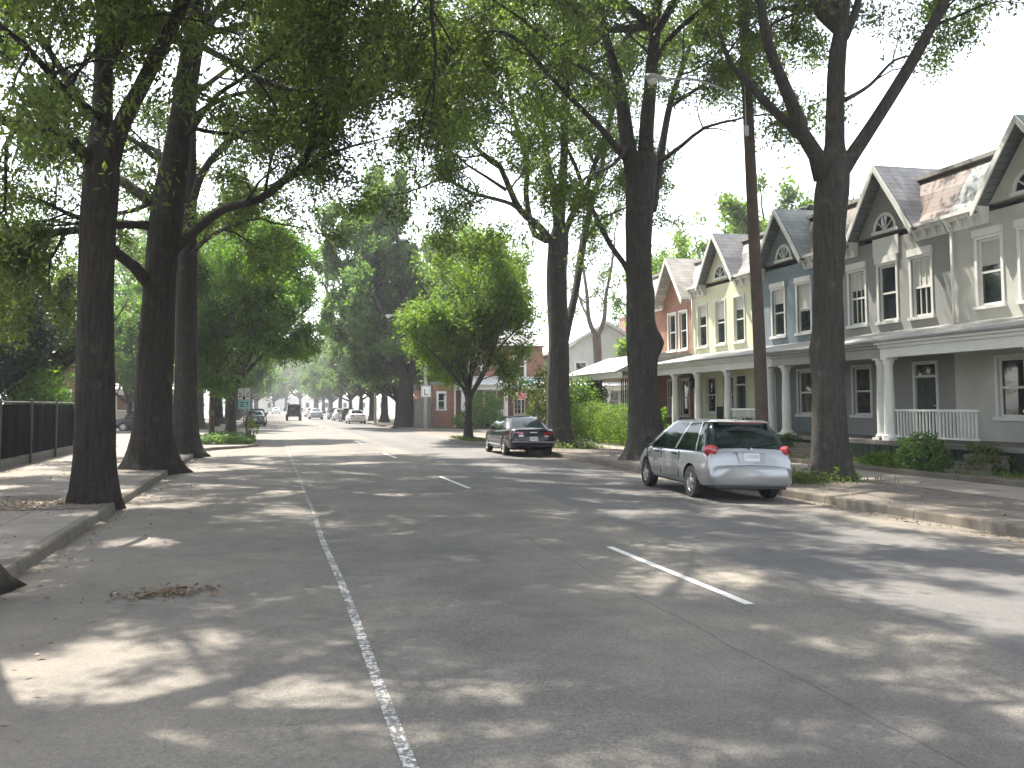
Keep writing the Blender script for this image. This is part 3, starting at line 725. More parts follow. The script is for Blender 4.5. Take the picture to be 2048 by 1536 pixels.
pD = at(462, 876, 49.0)
vase_tree(21, (pD[0], 49.0, .05), 2.6, (pD[0] + .9, 49.5, 7.3), (4.6, 4.4, 5.6), .23, 14, M['leaf_bright'], M['bark'], 'shade_tree',
          'round bright green tree rising from the planted kerb island on the left', per=28, dens=1.35)
pH = at(938, 880, 44.5)
vase_tree(22, (pH[0], 44.5, .05), 2.3, (pH[0] + .1, 44.5, 6.1), (3.9, 3.9, 4.5), .145, 13, M['leaf_lime'], M['bark'], 'shade_tree',
          'yellow-green young tree on the right verge ahead of the black sedan', per=17, dens=1.2)
# pale forked tree in the corner yard
pI = at(1196, 800, 50.0)
T = Tree(23, ellipsoid_keep((pI[0], 50, 9.2), (2.6, 3, 4.2)))
tp, tr = px_limb([(1197, 850, 10), (1196, 760, 9), (1195, 700, 9), (1192, 665, 9)], 50.0); tp[0][2] = .2
T.limb(tp, tr, 12, .3, .06, .35)
for l in ([(1192, 672, 6), (1178, 640, 5, .2), (1174, 590, 4, .4), (1166, 530, 3, .7), (1160, 470, 2, 1)], [(1194, 672, 6), (1208, 640, 5, -.2), (1212, 590, 4, -.4), (1222, 540, 3, -.8), (1230, 480, 2, -1)],
          [(1178, 640, 3, .2), (1160, 600, 2, 1), (1150, 560, 2, 1.6)]):
    q = T.limb(*px_limb(l, 50.0), 8, .3); T.sprout(*q, .3, 1.1, (1.2, 2.2), dens=.7)
finish_tree('yard_tree', 'slender pale-barked tree with a V fork between the two big right oaks', T, (tp[0][0], 50.0, .2), M['bark_pale'], M['leaf_oak2'], per=18, size=(.14, .22))

# --- the big dark tree on the far corner and the rows beyond
pJ = at(812, 852, 73.0)
vase_tree(24, (pJ[0], 73.0, .05), 4.2, (pJ[0] - 1.2, 73.5, 11.6), (9.0, 7.5, 9.8), .62, 17, M['leaf_far'], M['bark_dark'], 'corner_tree',
          'big dark-trunked tree on the far right corner past the crossing', per=21, size=(.30, .46), dens=1.0, spread=(12, 62), sprp=1.0)

def proto(seed, h, rx, rz, leafmat, hs=3.2, r0=.32, n=11, per=15, size=(.30, .46), zc=None):
    zc = zc or h - rz
    return vase_tree(seed, (0, 0, 0), hs, (0, 0, zc), (rx, rx, rz), r0, n, leafmat, M['bark_dark'], 'street_tree', 'x', per=per, size=size, dens=.8, spread=(12, 65), sprp=.85)
P1 = proto(31, 15, 5.2, 6.3, M['leaf_far'])
P2 = proto(32, 12, 4.4, 4.9, M['leaf_far'], hs=2.6, r0=.26)
used = {}
def place_tree(src, x, y, z, rz, s, label, group, name='street_tree', sz=1.0, leaf=None):
    o = src if id(src) not in used else copy_tree(src)
    used[id(src)] = 1
    o.name = name
    o.location = (x, y, z); o.rotation_euler = (0, 0, rz); o.scale = (s, s, s * sz)
    o['label'] = label; o['category'] = 'tree'
    if group: o['group'] = group
    elif 'group' in o: del o['group']
    if leaf is not None:
        for c in o.children:
            if c.name.startswith('crown'):
                c.material_slots[0].link = 'OBJECT'; c.material_slots[0].material = leaf
    return o
ORD = ['first', 'second', 'third', 'fourth', 'fifth', 'sixth', 'seventh', 'eighth', 'ninth', 'tenth']
for i, (y, s, src, xo) in enumerate(((70, 1.12, P1, -.9), (80, 1.1, P2, -.4), (90, 1.2, P1, -.6), (101, 1.1, P2, -.2), (114, 1.0, P1, .1), (129, 1.1, P2, 0), (146, 1.1, P1, 0), (166, 1.15, P2, .2), (190, 1.1, P1, .4), (218, 1.1, P2, .8))):
    place_tree(src, -4.3 + xo, y, .05, i * 1.7 + .3, s, f'{ORD[i]} of the street trees lining the left kerb past the crossing', 'far street trees on the left kerb')
for i, (y, s, src) in enumerate(((84, .85, P2), (94, 1.1, P1), (106, 1.15, P2), (119, .9, P1), (135, 1.05, P2), (155, 1.05, P1), (178, 1.05, P2), (205, 1.05, P1), (232, 1.1, P2))):
    place_tree(src, 11.6, y, .05, i * 2.3 + 1.1, s, f'{ORD[i]} of the street trees lining the right kerb past the crossing', 'far street trees on the right kerb')
for i, (x, y, s, src, lab) in enumerate(((31, 62, 1.02, P1, 'bright tree behind the red brick row house'), (38.5, 62, 1.3, P1, 'pale crown showing over the slate blue roof, left of the near right oak'),
        (36.5, 69, 1.2, P1, 'light green crown over the yellow house, behind the utility pole'), (44, 62, 1.25, P2, 'tree behind the roofs of the grey house'), (36, 80, 1.15, P1, 'tree behind the white side house on the cross street'))):
    place_tree(src, x, y, .2, i * 1.3, s, lab, 'back garden trees behind the row houses', 'garden_tree', leaf=M['leaf_lime'] if i != 4 else M['leaf_far'])
for i, (x, y, s, src, lab, lf) in enumerate(((-9.6, 66.5, .8, P2, 'leafy tree between the side street and the red brick house on the left', M['leaf_bright']), (-17.5, 69, .95, P1, 'green garden tree behind the left end of the brick house', M['leaf_bright']),
        (-13.0, 46.5, .8, P2, 'sunlit tree on the lawn beyond the end of the black fence', M['leaf_bright']), (-10.3, 41.8, .66, P1, 'olive green tree standing just past the black screened fence', M['leaf_oak2']), (-24, 84, 1.1, P1, 'tall backdrop tree far left behind the gardens', M['leaf_far']), (-14, 82, 1.1, P2, 'tall tree behind the roof of the left brick house', M['leaf_far']),
        (-11, 96, 1.5, P1, 'tall tree behind the left street row past the brick house', M['leaf_far']), (20, 97, 1.5, P1, 'tall tree behind the right street row past the corner house', M['leaf_far']), (19, 118, 1.2, P2, 'garden tree far down the right side of the street', M['leaf_far']), (-13, 122, 1.25, P2, 'garden tree far down the left side of the street', M['leaf_far']),
        (-8, 272, 1.3, P1, 'far tree closing the left of the street end', M['leaf_oak2']), (1, 292, 1.2, P2, 'far tree closing the street end left of centre', M['leaf_oak2']), (9, 286, 1.25, P1, 'far tree closing the street end right of centre', M['leaf_far']), (17, 270, 1.3, P2, 'far tree closing the right of the street end', M['leaf_oak2']), (-3.5, 246, 1.15, P1, 'last tree at the left kerb before the street end', M['leaf_oak2']), (12, 252, 1.2, P1, 'last tree at the right kerb before the street end', M['leaf_oak2']), (5, 306, 1.3, P1, 'tree standing in the middle of the far street end', M['leaf_oak2']), (-5, 310, 1.3, P2, 'low tree in front of the added white end building, left of the lane line', M['leaf_oak2']))):
    place_tree(src, x, y, .05, i * 2.1, s, lab, None, 'garden_tree', leaf=lf)
# dark evergreen behind the fence
T = Tree(41, ellipsoid_keep((-10.9, 38.2, 4.2), (2.2, 2.6, 4.6)))
T.limb([(-10.9, 38.2, .0), (-10.9, 38.2, 2.5), (-10.8, 38.3, 6), (-10.8, 38.3, 8)], [.22, .17, .1, .03], 9, .4)
for k in range(26):
    a = k * 2.4; z = .6 + 6.8 * k / 26; r = 2.6 * (1.15 - .75 * k / 26)
    T.grow((-10.9, 38.2, z), (cos(a), sin(a), .35), r * .85, .05, 1, .03, 1.2)
finish_tree('evergreen_tree', 'dark broad evergreen at far left behind the black screened fence', T, (-10.9, 38.2, .05), M['bark_dark'], M['leaf_dark'], per=34, size=(.14, .24), spread=.2)
# ------------------------------------------------------------------ the ground
CS0, CS1 = 50.5, 63.0         # the cross street
GZ = .05
CROWN = np.array([(-3.8, -.10), (-2.65, -.09), (-.5, -.035), (1.8, -.004), (3, 0), (5, -.006), (7.5, -.036), (9, -.07), (10.3, -.10), (11.4, -.11)])
def road_z(x, y):
    c = np.clip(np.minimum(abs(y - 47.0), abs(y - 66.5)) / 7.0, 0, 1) * np.where((y > 47) & (y < 66.5), 0, 1)
    return np.interp(x, CROWN[:, 0], CROWN[:, 1]) * c
g = MB(); g.quad((-500, -60, -.25), (500, -60, -.25), (500, 900, -.25), (-500, 900, -.25))
struct('ground', g, M['lawn_soil'])
r = MB(); ys_ = [-30, 10, 30, 40, 42, 44, 47, 50, 63, 66.5, 69, 72, 74, 90, 150, 420]
for a, b in zip(ys_[:-1], ys_[1:]):
    for c, d in zip(CROWN[:-1, 0], CROWN[1:, 0]):
        r.quad(*[(x, y, float(road_z(x, y))) for x, y in ((c, a), (d, a), (d, b), (c, b))])
struct('road', r, M['asphalt'])
r = MB(); r.quad((-90, CS0 - 3, -.005), (-3.8, CS0 - 3, -.005), (-3.8, CS1 + 3, -.005), (-90, CS1 + 3, -.005))
r.quad((11.4, CS0 - 3, -.005), (110, CS0 - 3, -.005), (110, CS1 + 3, -.005), (11.4, CS1 + 3, -.005))
struct('cross_street', r, M['asphalt'])

def smooth2(pl, r=.9, n=5):
    """round the corners of a ground polyline"""
    out = [np.array(pl[0], float)]
    for i in range(1, len(pl) - 1):
        p0, p1, p2 = (np.array(q, float) for q in pl[i - 1:i + 2])
        a = min(r, np.linalg.norm(p0 - p1) * .45); b = min(r, np.linalg.norm(p2 - p1) * .45)
        s = p1 + unit(p0 - p1) * a; e = p1 + unit(p2 - p1) * b
        for k in range(n + 1):
            t = k / n; out.append(s * (1 - t) ** 2 + 2 * p1 * t * (1 - t) + e * t * t)
    out.append(np.array(pl[-1], float)); return out

def kerb(pl, side):
    """kerb stone strip along a polyline; side = +1 when the pavement lies to its right (+x)"""
    mb = MB(); off = []
    P = []
    for i in range(len(pl) - 1):
        n = max(1, int(np.linalg.norm(pl[i + 1] - pl[i]) / 1.2))
        for k in range(n): P.append(pl[i] + (pl[i + 1] - pl[i]) * k / n)
    P.append(pl[-1]); rng = np.random.default_rng(5)
    rows = []
    for i, p in enumerate(P):
        t = unit(np.append(P[min(i + 1, len(P) - 1)] - P[max(i - 1, 0)], 0))[:2]
        nrm = np.array((t[1], -t[0])) * side
        j = rng.normal(0, .006); z = GZ + .006 + rng.normal(0, .005)
        q = p + nrm * (.17)
        a = p - nrm * .03 + nrm * j; b = p + nrm * (.015 + j)
        rows.append([(a[0], a[1], -.22), (b[0], b[1], z - .025), (b[0] + nrm[0] * .02, b[1] + nrm[1] * .02, z), (q[0], q[1], z), (q[0], q[1], -.22)])
        off.append(q)
    for i in range(len(rows) - 1):
        for k in range(4): mb.quad(rows[i][k], rows[i + 1][k], rows[i + 1][k + 1], rows[i][k + 1])
    return mb, off

def sheet(name, poly, z, mat):
    mb = MB(); mb.add([(p[0], p[1], z) for p in poly], [tuple(range(len(poly)))])
    o = struct(name, mb, mat)
    return o
kl1 = smooth2([(-2.62, -30), (-2.66, 20), (-2.62, 38.8), (-.5, 40.4), (-.5, 47.4), (-3.8, CS0), (-90, CS0)], 1.5)
kl2 = smooth2([(-90, CS1), (-5.2, CS1), (-2.5, CS1 + 2.6), (-2.5, 420)], 1.6)
kr1 = smooth2([(10.45, -30), (10.40, 12), (10.30, 20), (10.25, 30), (10.2, 39.2), (9.1, 41.4), (8.95, 47.2), (11.6, CS0), (110, CS0)], 1.5)
kr2 = smooth2([(110, CS1), (12.3, CS1), (9.9, CS1 + 2.6), (9.9, 420)], 1.6)
for nm, kp, side, rest, mat in (('kerb', kl1, -1, [(-90, -30)], M['sidewalk']), ('kerb', kl2, -1, [(-90, 420)], M['sidewalk']),
                          ('kerb', kr1, 1, [(110, -30)], M['soil']), ('kerb', kr2, 1, [(110, 420)], M['sidewalk'])):
    mb, off = kerb(kp, side)
    struct(nm, mb, M['kerb'], angle=40)
    poly = off + [np.array(q, float) for q in rest]
    sheet('pavement' if mat is M['sidewalk'] else 'verge', poly, GZ, mat)
def rect(name, x0, x1, y0, y1, z, mat):
    return sheet(name, [(x0, y0), (x1, y0), (x1, y1), (x0, y1)], z, mat)
# left: lawn beyond the fence, planted island, tree pits
rect('lawn', -60, -7.6, 37.5, CS0 - 2.2, GZ + .006, M['yard'])
rect('garden_soil', -60, -7.3, -25, 37.4, GZ + .006, M['soil'])
rect('lawn', -60, -4.4, CS1 + 3.4, 90, GZ + .006, M['yard'])
sheet('planting_bed', [(-2.9, 41.2), (-1.0, 41.4), (-.85, 46.6), (-2.6, 48.6), (-3.6, 48.8), (-3.6, 41.2)], GZ + .01, M['soil'])
for x0, x1, y0, y1 in ((-5.0, -2.78, 16.0, 18.6), (-4.6, -2.8, 24.6, 27.8), (-4.4, -2.8, 32.6, 35.6), (-4.6, -2.75, 8.2, 11.0)):
    rect('tree_pit', x0, x1, y0, y1, GZ + .008, M['soil'])
# right: pavement, yards
rect('pavement', 13.3, 15.35, -30, CS0 - 1.9, GZ + .008, M['sidewalk'])
rect('pavement', 10.4, 110, CS0 - 2.2, CS0 - .5, GZ + .004, M['sidewalk'])
rect('yard', 15.37, 40, -30, CS0 - 2.3, GZ + .09, M['yard'])
b = MB(); b.box(15.352, 15.50, -30, CS0 - 2.3, GZ - .05, GZ + .13); struct('yard_edging', b, M['kerb'])
rect('yard', 11.5, 60, CS1 + 2.2, 110, GZ + .01, M['yard'])
rect('path', 15.52, 17.0, 25.0, 26.3, GZ + .096, M['sidewalk']); rect('path', 15.52, 17.0, 32.2, 33.3, GZ + .096, M['sidewalk'])

# lane markings: one worn solid line fading up the road, dashes every 11.6 m
def ribbon(name, x0, w, ys, mat, wob=.012):
    mk = MB()
    for a, b in zip(ys[:-1], ys[1:]):
        j0, j1 = x0 + wob * sin(a * .9), x0 + wob * sin(b * .9)
        mk.quad(*[(x, y, float(road_z(x, y)) + .004) for x, y in ((j0, a), (j0 + w, a), (j1 + w, b), (j1, b))])
    return tag(build(name, mk, mat), kind='structure')
ribbon('lane_line', .67, .075, np.arange(-10, 15.1, .6), M['line'])
ribbon('faded_lane_line', .69, .05, np.arange(15.0, 47, 1.0), M['line_faint'])
ribbon('faded_lane_line', .69, .06, np.arange(75, 300, 5.0), M['line_faint'])
mk = MB()
for k in range(-1, 24):
    y = 7.45 + 11.55 * k
    if 46 < y < 64: continue
    for i in range(4):
        a, b = y + i * .8375, y + (i + 1) * .8375
        mk.quad(*[(x - .006 * (yy - y), yy, float(road_z(x, yy)) + .004) for x, yy in ((4.13, a), (4.225, a), (4.225, b), (4.13, b))])
tag(build('lane_dash', mk, M['line_new']), kind='structure')

# dry leaves, grass and ground cover nobody could count
def scatter(name, pts, size, mat, flat=True, seed=1, h=None):
    rng = np.random.default_rng(seed); n = len(pts); C = np.array(pts, float)
    if flat:
        d = rng.normal(size=(n, 3)); d[:, 2] *= .18; d /= np.linalg.norm(d, axis=1)[:, None]
        up = np.array((0, 0, 1.0)) + rng.normal(size=(n, 3)) * .35
    else:
        d = rng.normal(size=(n, 3)) * .45; d[:, 2] = 1; d /= np.linalg.norm(d, axis=1)[:, None]
        up = rng.normal(size=(n, 3))
    w = np.cross(d, up); w /= np.linalg.norm(w, axis=1)[:, None]
    l = rng.uniform(size[0], size[1], n)[:, None]; hw = l * (.24 if flat else .07)
    v = np.stack([C, C + d * l * .45 + w * hw, C + d * l, C + d * l * .45 - w * hw], 1).reshape(-1, 3)
    return tag(link(bpy.data.objects.new(name, leaf_mesh(name, v, mat))), kind='stuff')
rng = np.random.default_rng(8)
def gauss(n, x, y, sx, sy, z): return np.stack([rng.normal(x, sx, n), rng.normal(y, sy, n), np.full(n, z) + rng.uniform(0, .02, n)], 1)
def unif(n, x0, x1, y0, y1, z): return np.stack([rng.uniform(x0, x1, n), rng.uniform(y0, y1, n), np.full(n, z) + rng.uniform(0, .02, n)], 1)
pA = at(120, 1015, 16.6)
lit = [gauss(900, -4.0, 16.9, .45, .6, GZ + .012), gauss(260, -3.6, 26.2, .5, .9, GZ + .012), unif(520, -2.58, -2.25, 5, 38, .006), unif(130, -2.1, -1.3, 5, 36, .006),
       gauss(320, -.95, 9.2, .24, .15, .006), unif(70, -1.5, 8.5, 4, 34, .006), unif(1300, 9.85, 10.25, 9, 38, .006), unif(800, 10.4, 13.2, 8, 39, GZ + .006), unif(500, 15.5, 17, 14, 33, GZ + .1), unif(350, -6.8, -2.8, 9, 37, GZ + .01), unif(120, -6.9, -6.3, 14, 36, GZ + .01)]
lit = np.concatenate(lit); onr = lit[:, 2] < .04; lit[onr, 2] += road_z(lit[onr, 0], lit[onr, 1])
scatter('fallen_leaves', lit, (.035, .085), M['leaf_dry'], True, 2)
gr = [unif(9000, -16, -7.7, 38, 48, GZ + .01), unif(2500, 15.6, 16.9, 12, 33, GZ + .09), unif(1500, 9.3, 10.4, 41.9, 47.5, GZ), gauss(1100, 11.9, 19.0, .75, .7, GZ), gauss(700, 11.6, 35.6, .8, .8, GZ), unif(5000, -16, -4.6, 67, 80, GZ + .01), unif(1600, 12, 13.3, 66, 78, GZ)]
scatter('grass', np.concatenate(gr), (.08, .2), M['grass'], False, 3)
gc = []
for k in range(3400):
    x = rng.uniform(-3.5, -.8); y = rng.uniform(41.3, 47.8)
    gc.append((x, y, GZ + rng.uniform(.02, .42) * (1 - abs((x + 2.1) / 1.6) ** 3)))
scatter('ground_cover', np.array(gc), (.14, .24), M['leaf_far'], True, 4)
gc = np.concatenate((np.stack([rng.normal(12.35, .45, 1500), rng.normal(35.2, .5, 1500), GZ + np.abs(rng.normal(0, .16, 1500))], 1), np.stack([rng.normal(11.75, .5, 900), rng.normal(18.6, .35, 900), GZ + np.abs(rng.normal(0, .13, 900))], 1)))
scatter('ivy', gc, (.08, .15), M['leaf_oak2'], True, 5)
# ------------------------------------------------------------------ row houses (fronts face -x)
XF = 19.5; PXF = 17.2; YZ = GZ + .09
def front_wall(mb, y0, y1, z0, z1, holes, X=XF, depth=.14):
    """wall in the plane x = X with openings and their reveals; holes (y0, y1, z0, z1)"""
    ys = sorted({y0, y1, *[h[0] for h in holes], *[h[1] for h in holes]}); zs = sorted({z0, z1, *[h[2] for h in holes], *[h[3] for h in holes]})
    for a, b in zip(ys[:-1], ys[1:]):
        for c, d in zip(zs[:-1], zs[1:]):
            my, mz = (a + b) / 2, (c + d) / 2
            if any(h[0] < my < h[1] and h[2] < mz < h[3] for h in holes): continue
            mb.quad((X, b, c), (X, a, c), (X, a, d), (X, b, d))
    for a, b, c, d in holes:
        mb.quad((X, a, c), (X + depth, a, c), (X + depth, a, d), (X, a, d)); mb.quad((X + depth, b, c), (X, b, c), (X, b, d), (X + depth, b, d))
        mb.quad((X, a, d), (X + depth, a, d), (X + depth, b, d), (X, b, d)); mb.quad((X + depth, a, c), (X, a, c), (X, b, c), (X + depth, b, c))

def window(root, hole, trim, X=XF, sash=True, sill=True, bars=0, lintel=None, blind=None):
    a, b, c, d = hole
    f = MB(); t = .065; x0, x1 = X + .05, X + .11
    f.box(x0, x1, a, a + t, c, d); f.box(x0, x1, b - t, b, c, d); f.box(x0, x1, a + t, b - t, d - t, d); f.box(x0, x1, a + t, b - t, c, c + t)
    if sash: m = (c + d) / 2; f.box(x0 - .006, x1, a + t, b - t, m - .03, m + .03)
    for k in range(bars):
        y = a + t + (b - a - 2 * t) * (k + 1) / (bars + 1); f.box(x0 + .01, x1 - .01, y - .012, y + .012, c + t, d - t)
    # casing outside the opening
    f.box(X - .03, X + .02, a - .09, a - .003, c, d + .09); f.box(X - .03, X + .02, b + .003, b + .09, c, d + .09); f.box(X - .032, X + .02, a - .003, b + .003, d + .003, d + .09)
    w = wpart('window', f, trim, root)
    p = MB(); p.box(X + .092, X + .10, a + .02, b - .02, c + .02, d - .02)
    g_ = build('pane', p, M['glass'], w, off=tuple(root.location))
    if blind:
        p = MB(); m = d - (d - c) * blind; p.box(X + .084, X + .0905, a + t, b - t, m, d - t)
        build('blind', p, M['cream'], w, off=tuple(root.location))
    if sill:
        s = MB(); s.box(X - .09, X + .045, a - .14, b + .14, c - .10, c - .003)
        build('sill', s, trim, w, off=tuple(root.location))
    if lintel:
        s = MB(); s.box(X - .07, X + .015, a - .12, b + .12, d + .093, d + .093 + lintel)
        build('lintel', s, trim, w, off=tuple(root.location))
    return w

def half_disc(yc, zc, r, n=14):
    return [(yc + r * cos(pi * k / n), zc + r * sin(pi * k / n)) for k in range(n + 1)]

def gable_bay(root, yc, hw, z0, za, wall, roofm, trim, X=XF, fan=True, over=.38, back=2.6):
    """steep street gable over the middle of a front, with its roof, rake boards and fan window"""
    w = MB(); w.prism([(yc - hw + .12, z0), (yc + hw - .12, z0), (yc, za - .22)], 'x', X - .004, X + .25)
    wpart('gable', w, wall, root)
    r = MB()
    for s in (-1, 1):
        e = (yc + s * (hw + .12), z0 - .22); fl = (yc + s * (hw * .62), z0 + (za - z0) * .36); ap = (yc, za)
        poly = [e, fl, ap, (ap[0], ap[1] + .13), (fl[0] + s * .10, fl[1] + .11), (e[0] + s * .03, e[1] + .12)]
        r.prism(poly if s < 0 else poly[::-1], 'x', X - over, X + back)
    g_ = wpart('gable_roof', r, roofm, root)
    t = MB()
    for s in (-1, 1):
        e = (yc + s * (hw + .08), z0 - .33); fl = (yc + s * (hw * .60), z0 + (za - z0) * .33); ap = (yc, za - .10)
        lo = [(e[0], e[1]), (fl[0], fl[1]), (ap[0], ap[1])]; hi = [(ap[0], ap[1] + .22), (fl[0] + s * .07, fl[1] + .18), (e[0] + s * .05, e[1] + .2)]
        t.prism(lo + hi if s < 0 else (lo + hi)[::-1], 'x', X - over - .05, X - over - .004)
    wpart('rake_board', t, trim, root)
    if fan:
        zc = z0 + .12; rr = .46
        f = MB(); o = half_disc(yc, zc, rr + .10); i = half_disc(yc, zc, rr)
        for k in range(len(o) - 1):
            f.prism([o[k], o[k + 1], i[k + 1], i[k]], 'x', X - .06, X - .006)
        f.box(X - .07, X - .006, yc - rr - .18, yc + rr + .18, zc - .10, zc)
        for k in (3, 6, 8, 11): 
            a = pi * k / 14; f.prism([(yc + .02 * cos(a + pi / 2), zc + .02 * sin(a + pi / 2)), (yc + rr * cos(a) + .02 * cos(a + pi / 2), zc + rr * sin(a) + .02 * sin(a + pi / 2)), (yc + rr * cos(a) - .02 * cos(a + pi / 2), zc + rr * sin(a) - .02 * sin(a + pi / 2)), (yc - .02 * cos(a + pi / 2), zc - .02 * sin(a + pi / 2))], 'x', X - .045, X - .02)
        fo = wpart('fan_window', f, trim, root)
        p = MB(); p.prism(half_disc(yc, zc + .002, rr - .003), 'x', X - .018, X - .008)
        build('pane', p, M['glass'], fo, off=tuple(root.location))

def cornice(root, segs, z, trim, X=XF):
    for a, b in segs:
        if b - a < .15: continue
        c = MB()
        c.box(X - .34, X + .02, a, b, z + .26, z + .36); c.box(X - .22, X + .02, a, b, z + .16, z + .262); c.box(X - .06, X + .018, a, b, z - .12, z + .162)
        co_ = wpart('cornice', c, trim, root)
        n = max(1, int((b - a) / .42)); first = None
        for k in range(n + 1):
            y = a + .06 + (b - a - .12) * k / max(n, 1)
            if first is None:
                br = MB(); br.prism([(-.30, .255), (-.062, .255), (-.062, -.10), (-.11, -.08), (-.16, .05)][::-1], 'y', -.045, .045)
                q = first = build('bracket', br, trim, co_)
            else:
                q = first.copy(); COL.objects.link(q)
            q.location = (X - root.location[0], y - root.location[1], z - root.location[2])

def mansard(root, y0, y1, z0, z1, roofm, X=XF, gap=None):
    def prof(x0): return [(X + x0, z0), (X + .6, z0), (X + 9.6, z1 + .05), (X + 9.6, z1 + .2), (X + 1.0, z1), (X + max(.55, x0 + .02), z0 + (z1 - z0) * .62), (X + max(.18, x0 + .01), z0 + (z1 - z0) * .2)]
    for a, b, x0 in ((y0 + .01, gap[0], -.12), (gap[0], gap[1], .27), (gap[1], y1 - .01, -.12)):
        r = MB(); r.prism(prof(x0), 'y', a, b); wpart('roof', r, roofm, root)
    t = MB(); t.box(X + .84, X + 1.16, y0 + .012, y1 - .012, z1 + .005, z1 + .13)
    wpart('roof_coping', t, M['greyp_dark'], root)

def column(root, y, z0, z1, mat, X=PXF, r=.155, tip='porch_column'):
    c = MB()
    c.box(X - .21, X + .21, y - .21, y + .21, z0 + .002, z0 + .07)
    c.lathe([(r * 1.35, .07), (r * 1.35, .13), (r * 1.05, .17), (r, .22), (r, .9), (r * .8, z1 - z0 - .22), (r * .95, z1 - z0 - .18), (r * 1.08, z1 - z0 - .1), (r * 1.08, z1 - z0 - .062)], X, y, 18, 'z', z0)
    c.box(X - .175, X + .175, y - .175, y + .175, z1 - .06, z1 - .002)
    return wpart(tip, c, mat, root, angle=40)

def porch(root, y0, y1, trim, cols, roofm, deckm, railm, steps=None, rails=(), zd=.78, zb=3.12, zr=4.15, colr=.155, beamm=None):
    d = MB(); d.box(PXF - .35, XF - .01, y0 + .015, y1 - .015, zd - .12, zd)
    wpart('porch_deck', d, M['grey_wood'], root)
    k = MB(); k.box(PXF - .25, XF - .012, y0 + .03, y1 - .03, 0, zd - .123)
    for y in np.arange(y0 + .2, y1 - .1, .3): k.box(PXF - .27, PXF - .252, y - .035, y + .035, .12, zd - .13)
    wpart('porch_skirt', k, deckm, root)
    b = MB(); b.box(PXF - .16, PXF + .16, y0 + .012, y1 - .012, zb, zb + .27); b.box(PXF - .24, PXF + .2, y0 + .012, y1 - .012, zb + .272, zb + .36); b.box(PXF - .36, PXF + .1, y0 + .012, y1 - .012, zb + .362, zb + .43)
    b.box(PXF + .16, XF - .01, y0 + .02, y1 - .02, zb + .20, zb + .25)
    wpart('porch_beam', b, beamm or trim, root)
    r = MB(); r.prism([(PXF - .44, zb + .433), (XF - .006, zr - .05), (XF - .006, zr), (PXF - .44, zb + .49)], 'y', y0 + .008, y1 - .008)
    wpart('porch_roof', r, roofm, root)
    for y in cols: column(root, y, zd, zb, trim, r=colr)
    for a, b_ in rails:
        q = MB(); q.box(PXF - .04, PXF + .04, a, b_, zd + .82, zd + .88); q.box(PXF - .03, PXF + .03, a, b_, zd + .10, zd + .15)
        for y in np.arange(a + .08, b_, .125): q.box(PXF - .018, PXF + .018, y - .018, y + .018, zd + .15, zd + .82)
        wpart('porch_railing', q, railm, root)
    if steps:
        s = MB()
        for i in range(3): s.box(PXF - .38 - .28 * (i + 1), PXF - .36 - .28 * i, steps[0], steps[1], YZ - .1, zd - .2 - .17 * i)
        wpart('porch_steps', s, M['kerb'], root)

def door(root, y0, y1, z0, z1, leafm, trim, X=XF, transom=True):
    f = MB(); x0, x1 = X - .03, X + .09
    f.box(x0, x1, y0, y0 + .1, z0, z1); f.box(x0, x1, y1 - .1, y1, z0, z1); f.box(x0, x1, y0 + .1, y1 - .1, z1 - .1, z1)
    zt = z1 - .5 if transom else z1 - .1
    if transom: f.box(x0, x1, y0 + .1, y1 - .1, zt, zt + .07)
    fr = wpart('door_frame', f, trim, root)
    l = MB(); l.box(X + .05, X + .085, y0 + .102, y1 - .102, z0 + .01, zt - .004)
    w = y1 - y0 - .3
    for a, b in ((.12, .78), (.92, 1.75)):
        l.box(X + .038, X + .052, y0 + .22, y0 + .15 + w * .47, z0 + a, z0 + b); l.box(X + .038, X + .052, y0 + .15 + w * .6, y1 - .22, z0 + a, z0 + b)
    dr = wpart('door', l, leafm, root)
    h = MB(); h.lathe([(.02, -.05), (.03, -.03), (.03, 0)], 0, y0 + .2, 8, 'x', z0 + .98); h.v = [(x + X + .035, y, z) for x, y, z in h.v]
    build('handle', h, M['galv'], dr, off=tuple(root.location))
    if transom:
        p = MB(); p.box(X + .04, X + .05, y0 + .102, y1 - .102, zt + .072, z1 - .104)
        wpart('transom', p, M['glass'], root)

def house_body(root, y0, y1, wallm, holes, z1=7.15, X=XF, depth=10.0, sidem=None):
    w = MB(); front_wall(w, y0 + .006, y1 - .006, 0, z1, holes, X)
    a, b, c = y0 + .006, y1 - .006, X + depth
    w.quad((X, a, 0), (c, a, 0), (c, a, z1), (X, a, z1)); w.quad((c, b, 0), (X, b, 0), (X, b, z1), (c, b, z1)); w.quad((c, a, 0), (c, b, 0), (c, b, z1), (c, a, z1))
    w.quad((X, a, z1), (c, a, z1), (c, b, z1), (X, b, z1))
    wpart('wall', w, wallm, root)

def chimney(root, x, y, z0, z1, mat, pots=0, s=.32):
    c = MB(); c.box(x - s, x + s, y - s * 1.4, y + s * 1.4, z0, z1); c.box(x - s - .06, x + s + .06, y - s * 1.4 - .06, y + s * 1.4 + .06, z1 + .003, z1 + .14)
    ch = wpart('chimney', c, mat, root)
    for k in range(pots):
        p = MB(); yy = y + (k - (pots - 1) / 2) * .55
        p.lathe([(.09, 0), (.08, .3), (.17, .34), (.19, .46), (.15, .58), (.05, .64)], x, yy, 10, 'z', z1 + .145)
        build('chimney_pot', p, M['black_iron'], ch, off=tuple(root.location))

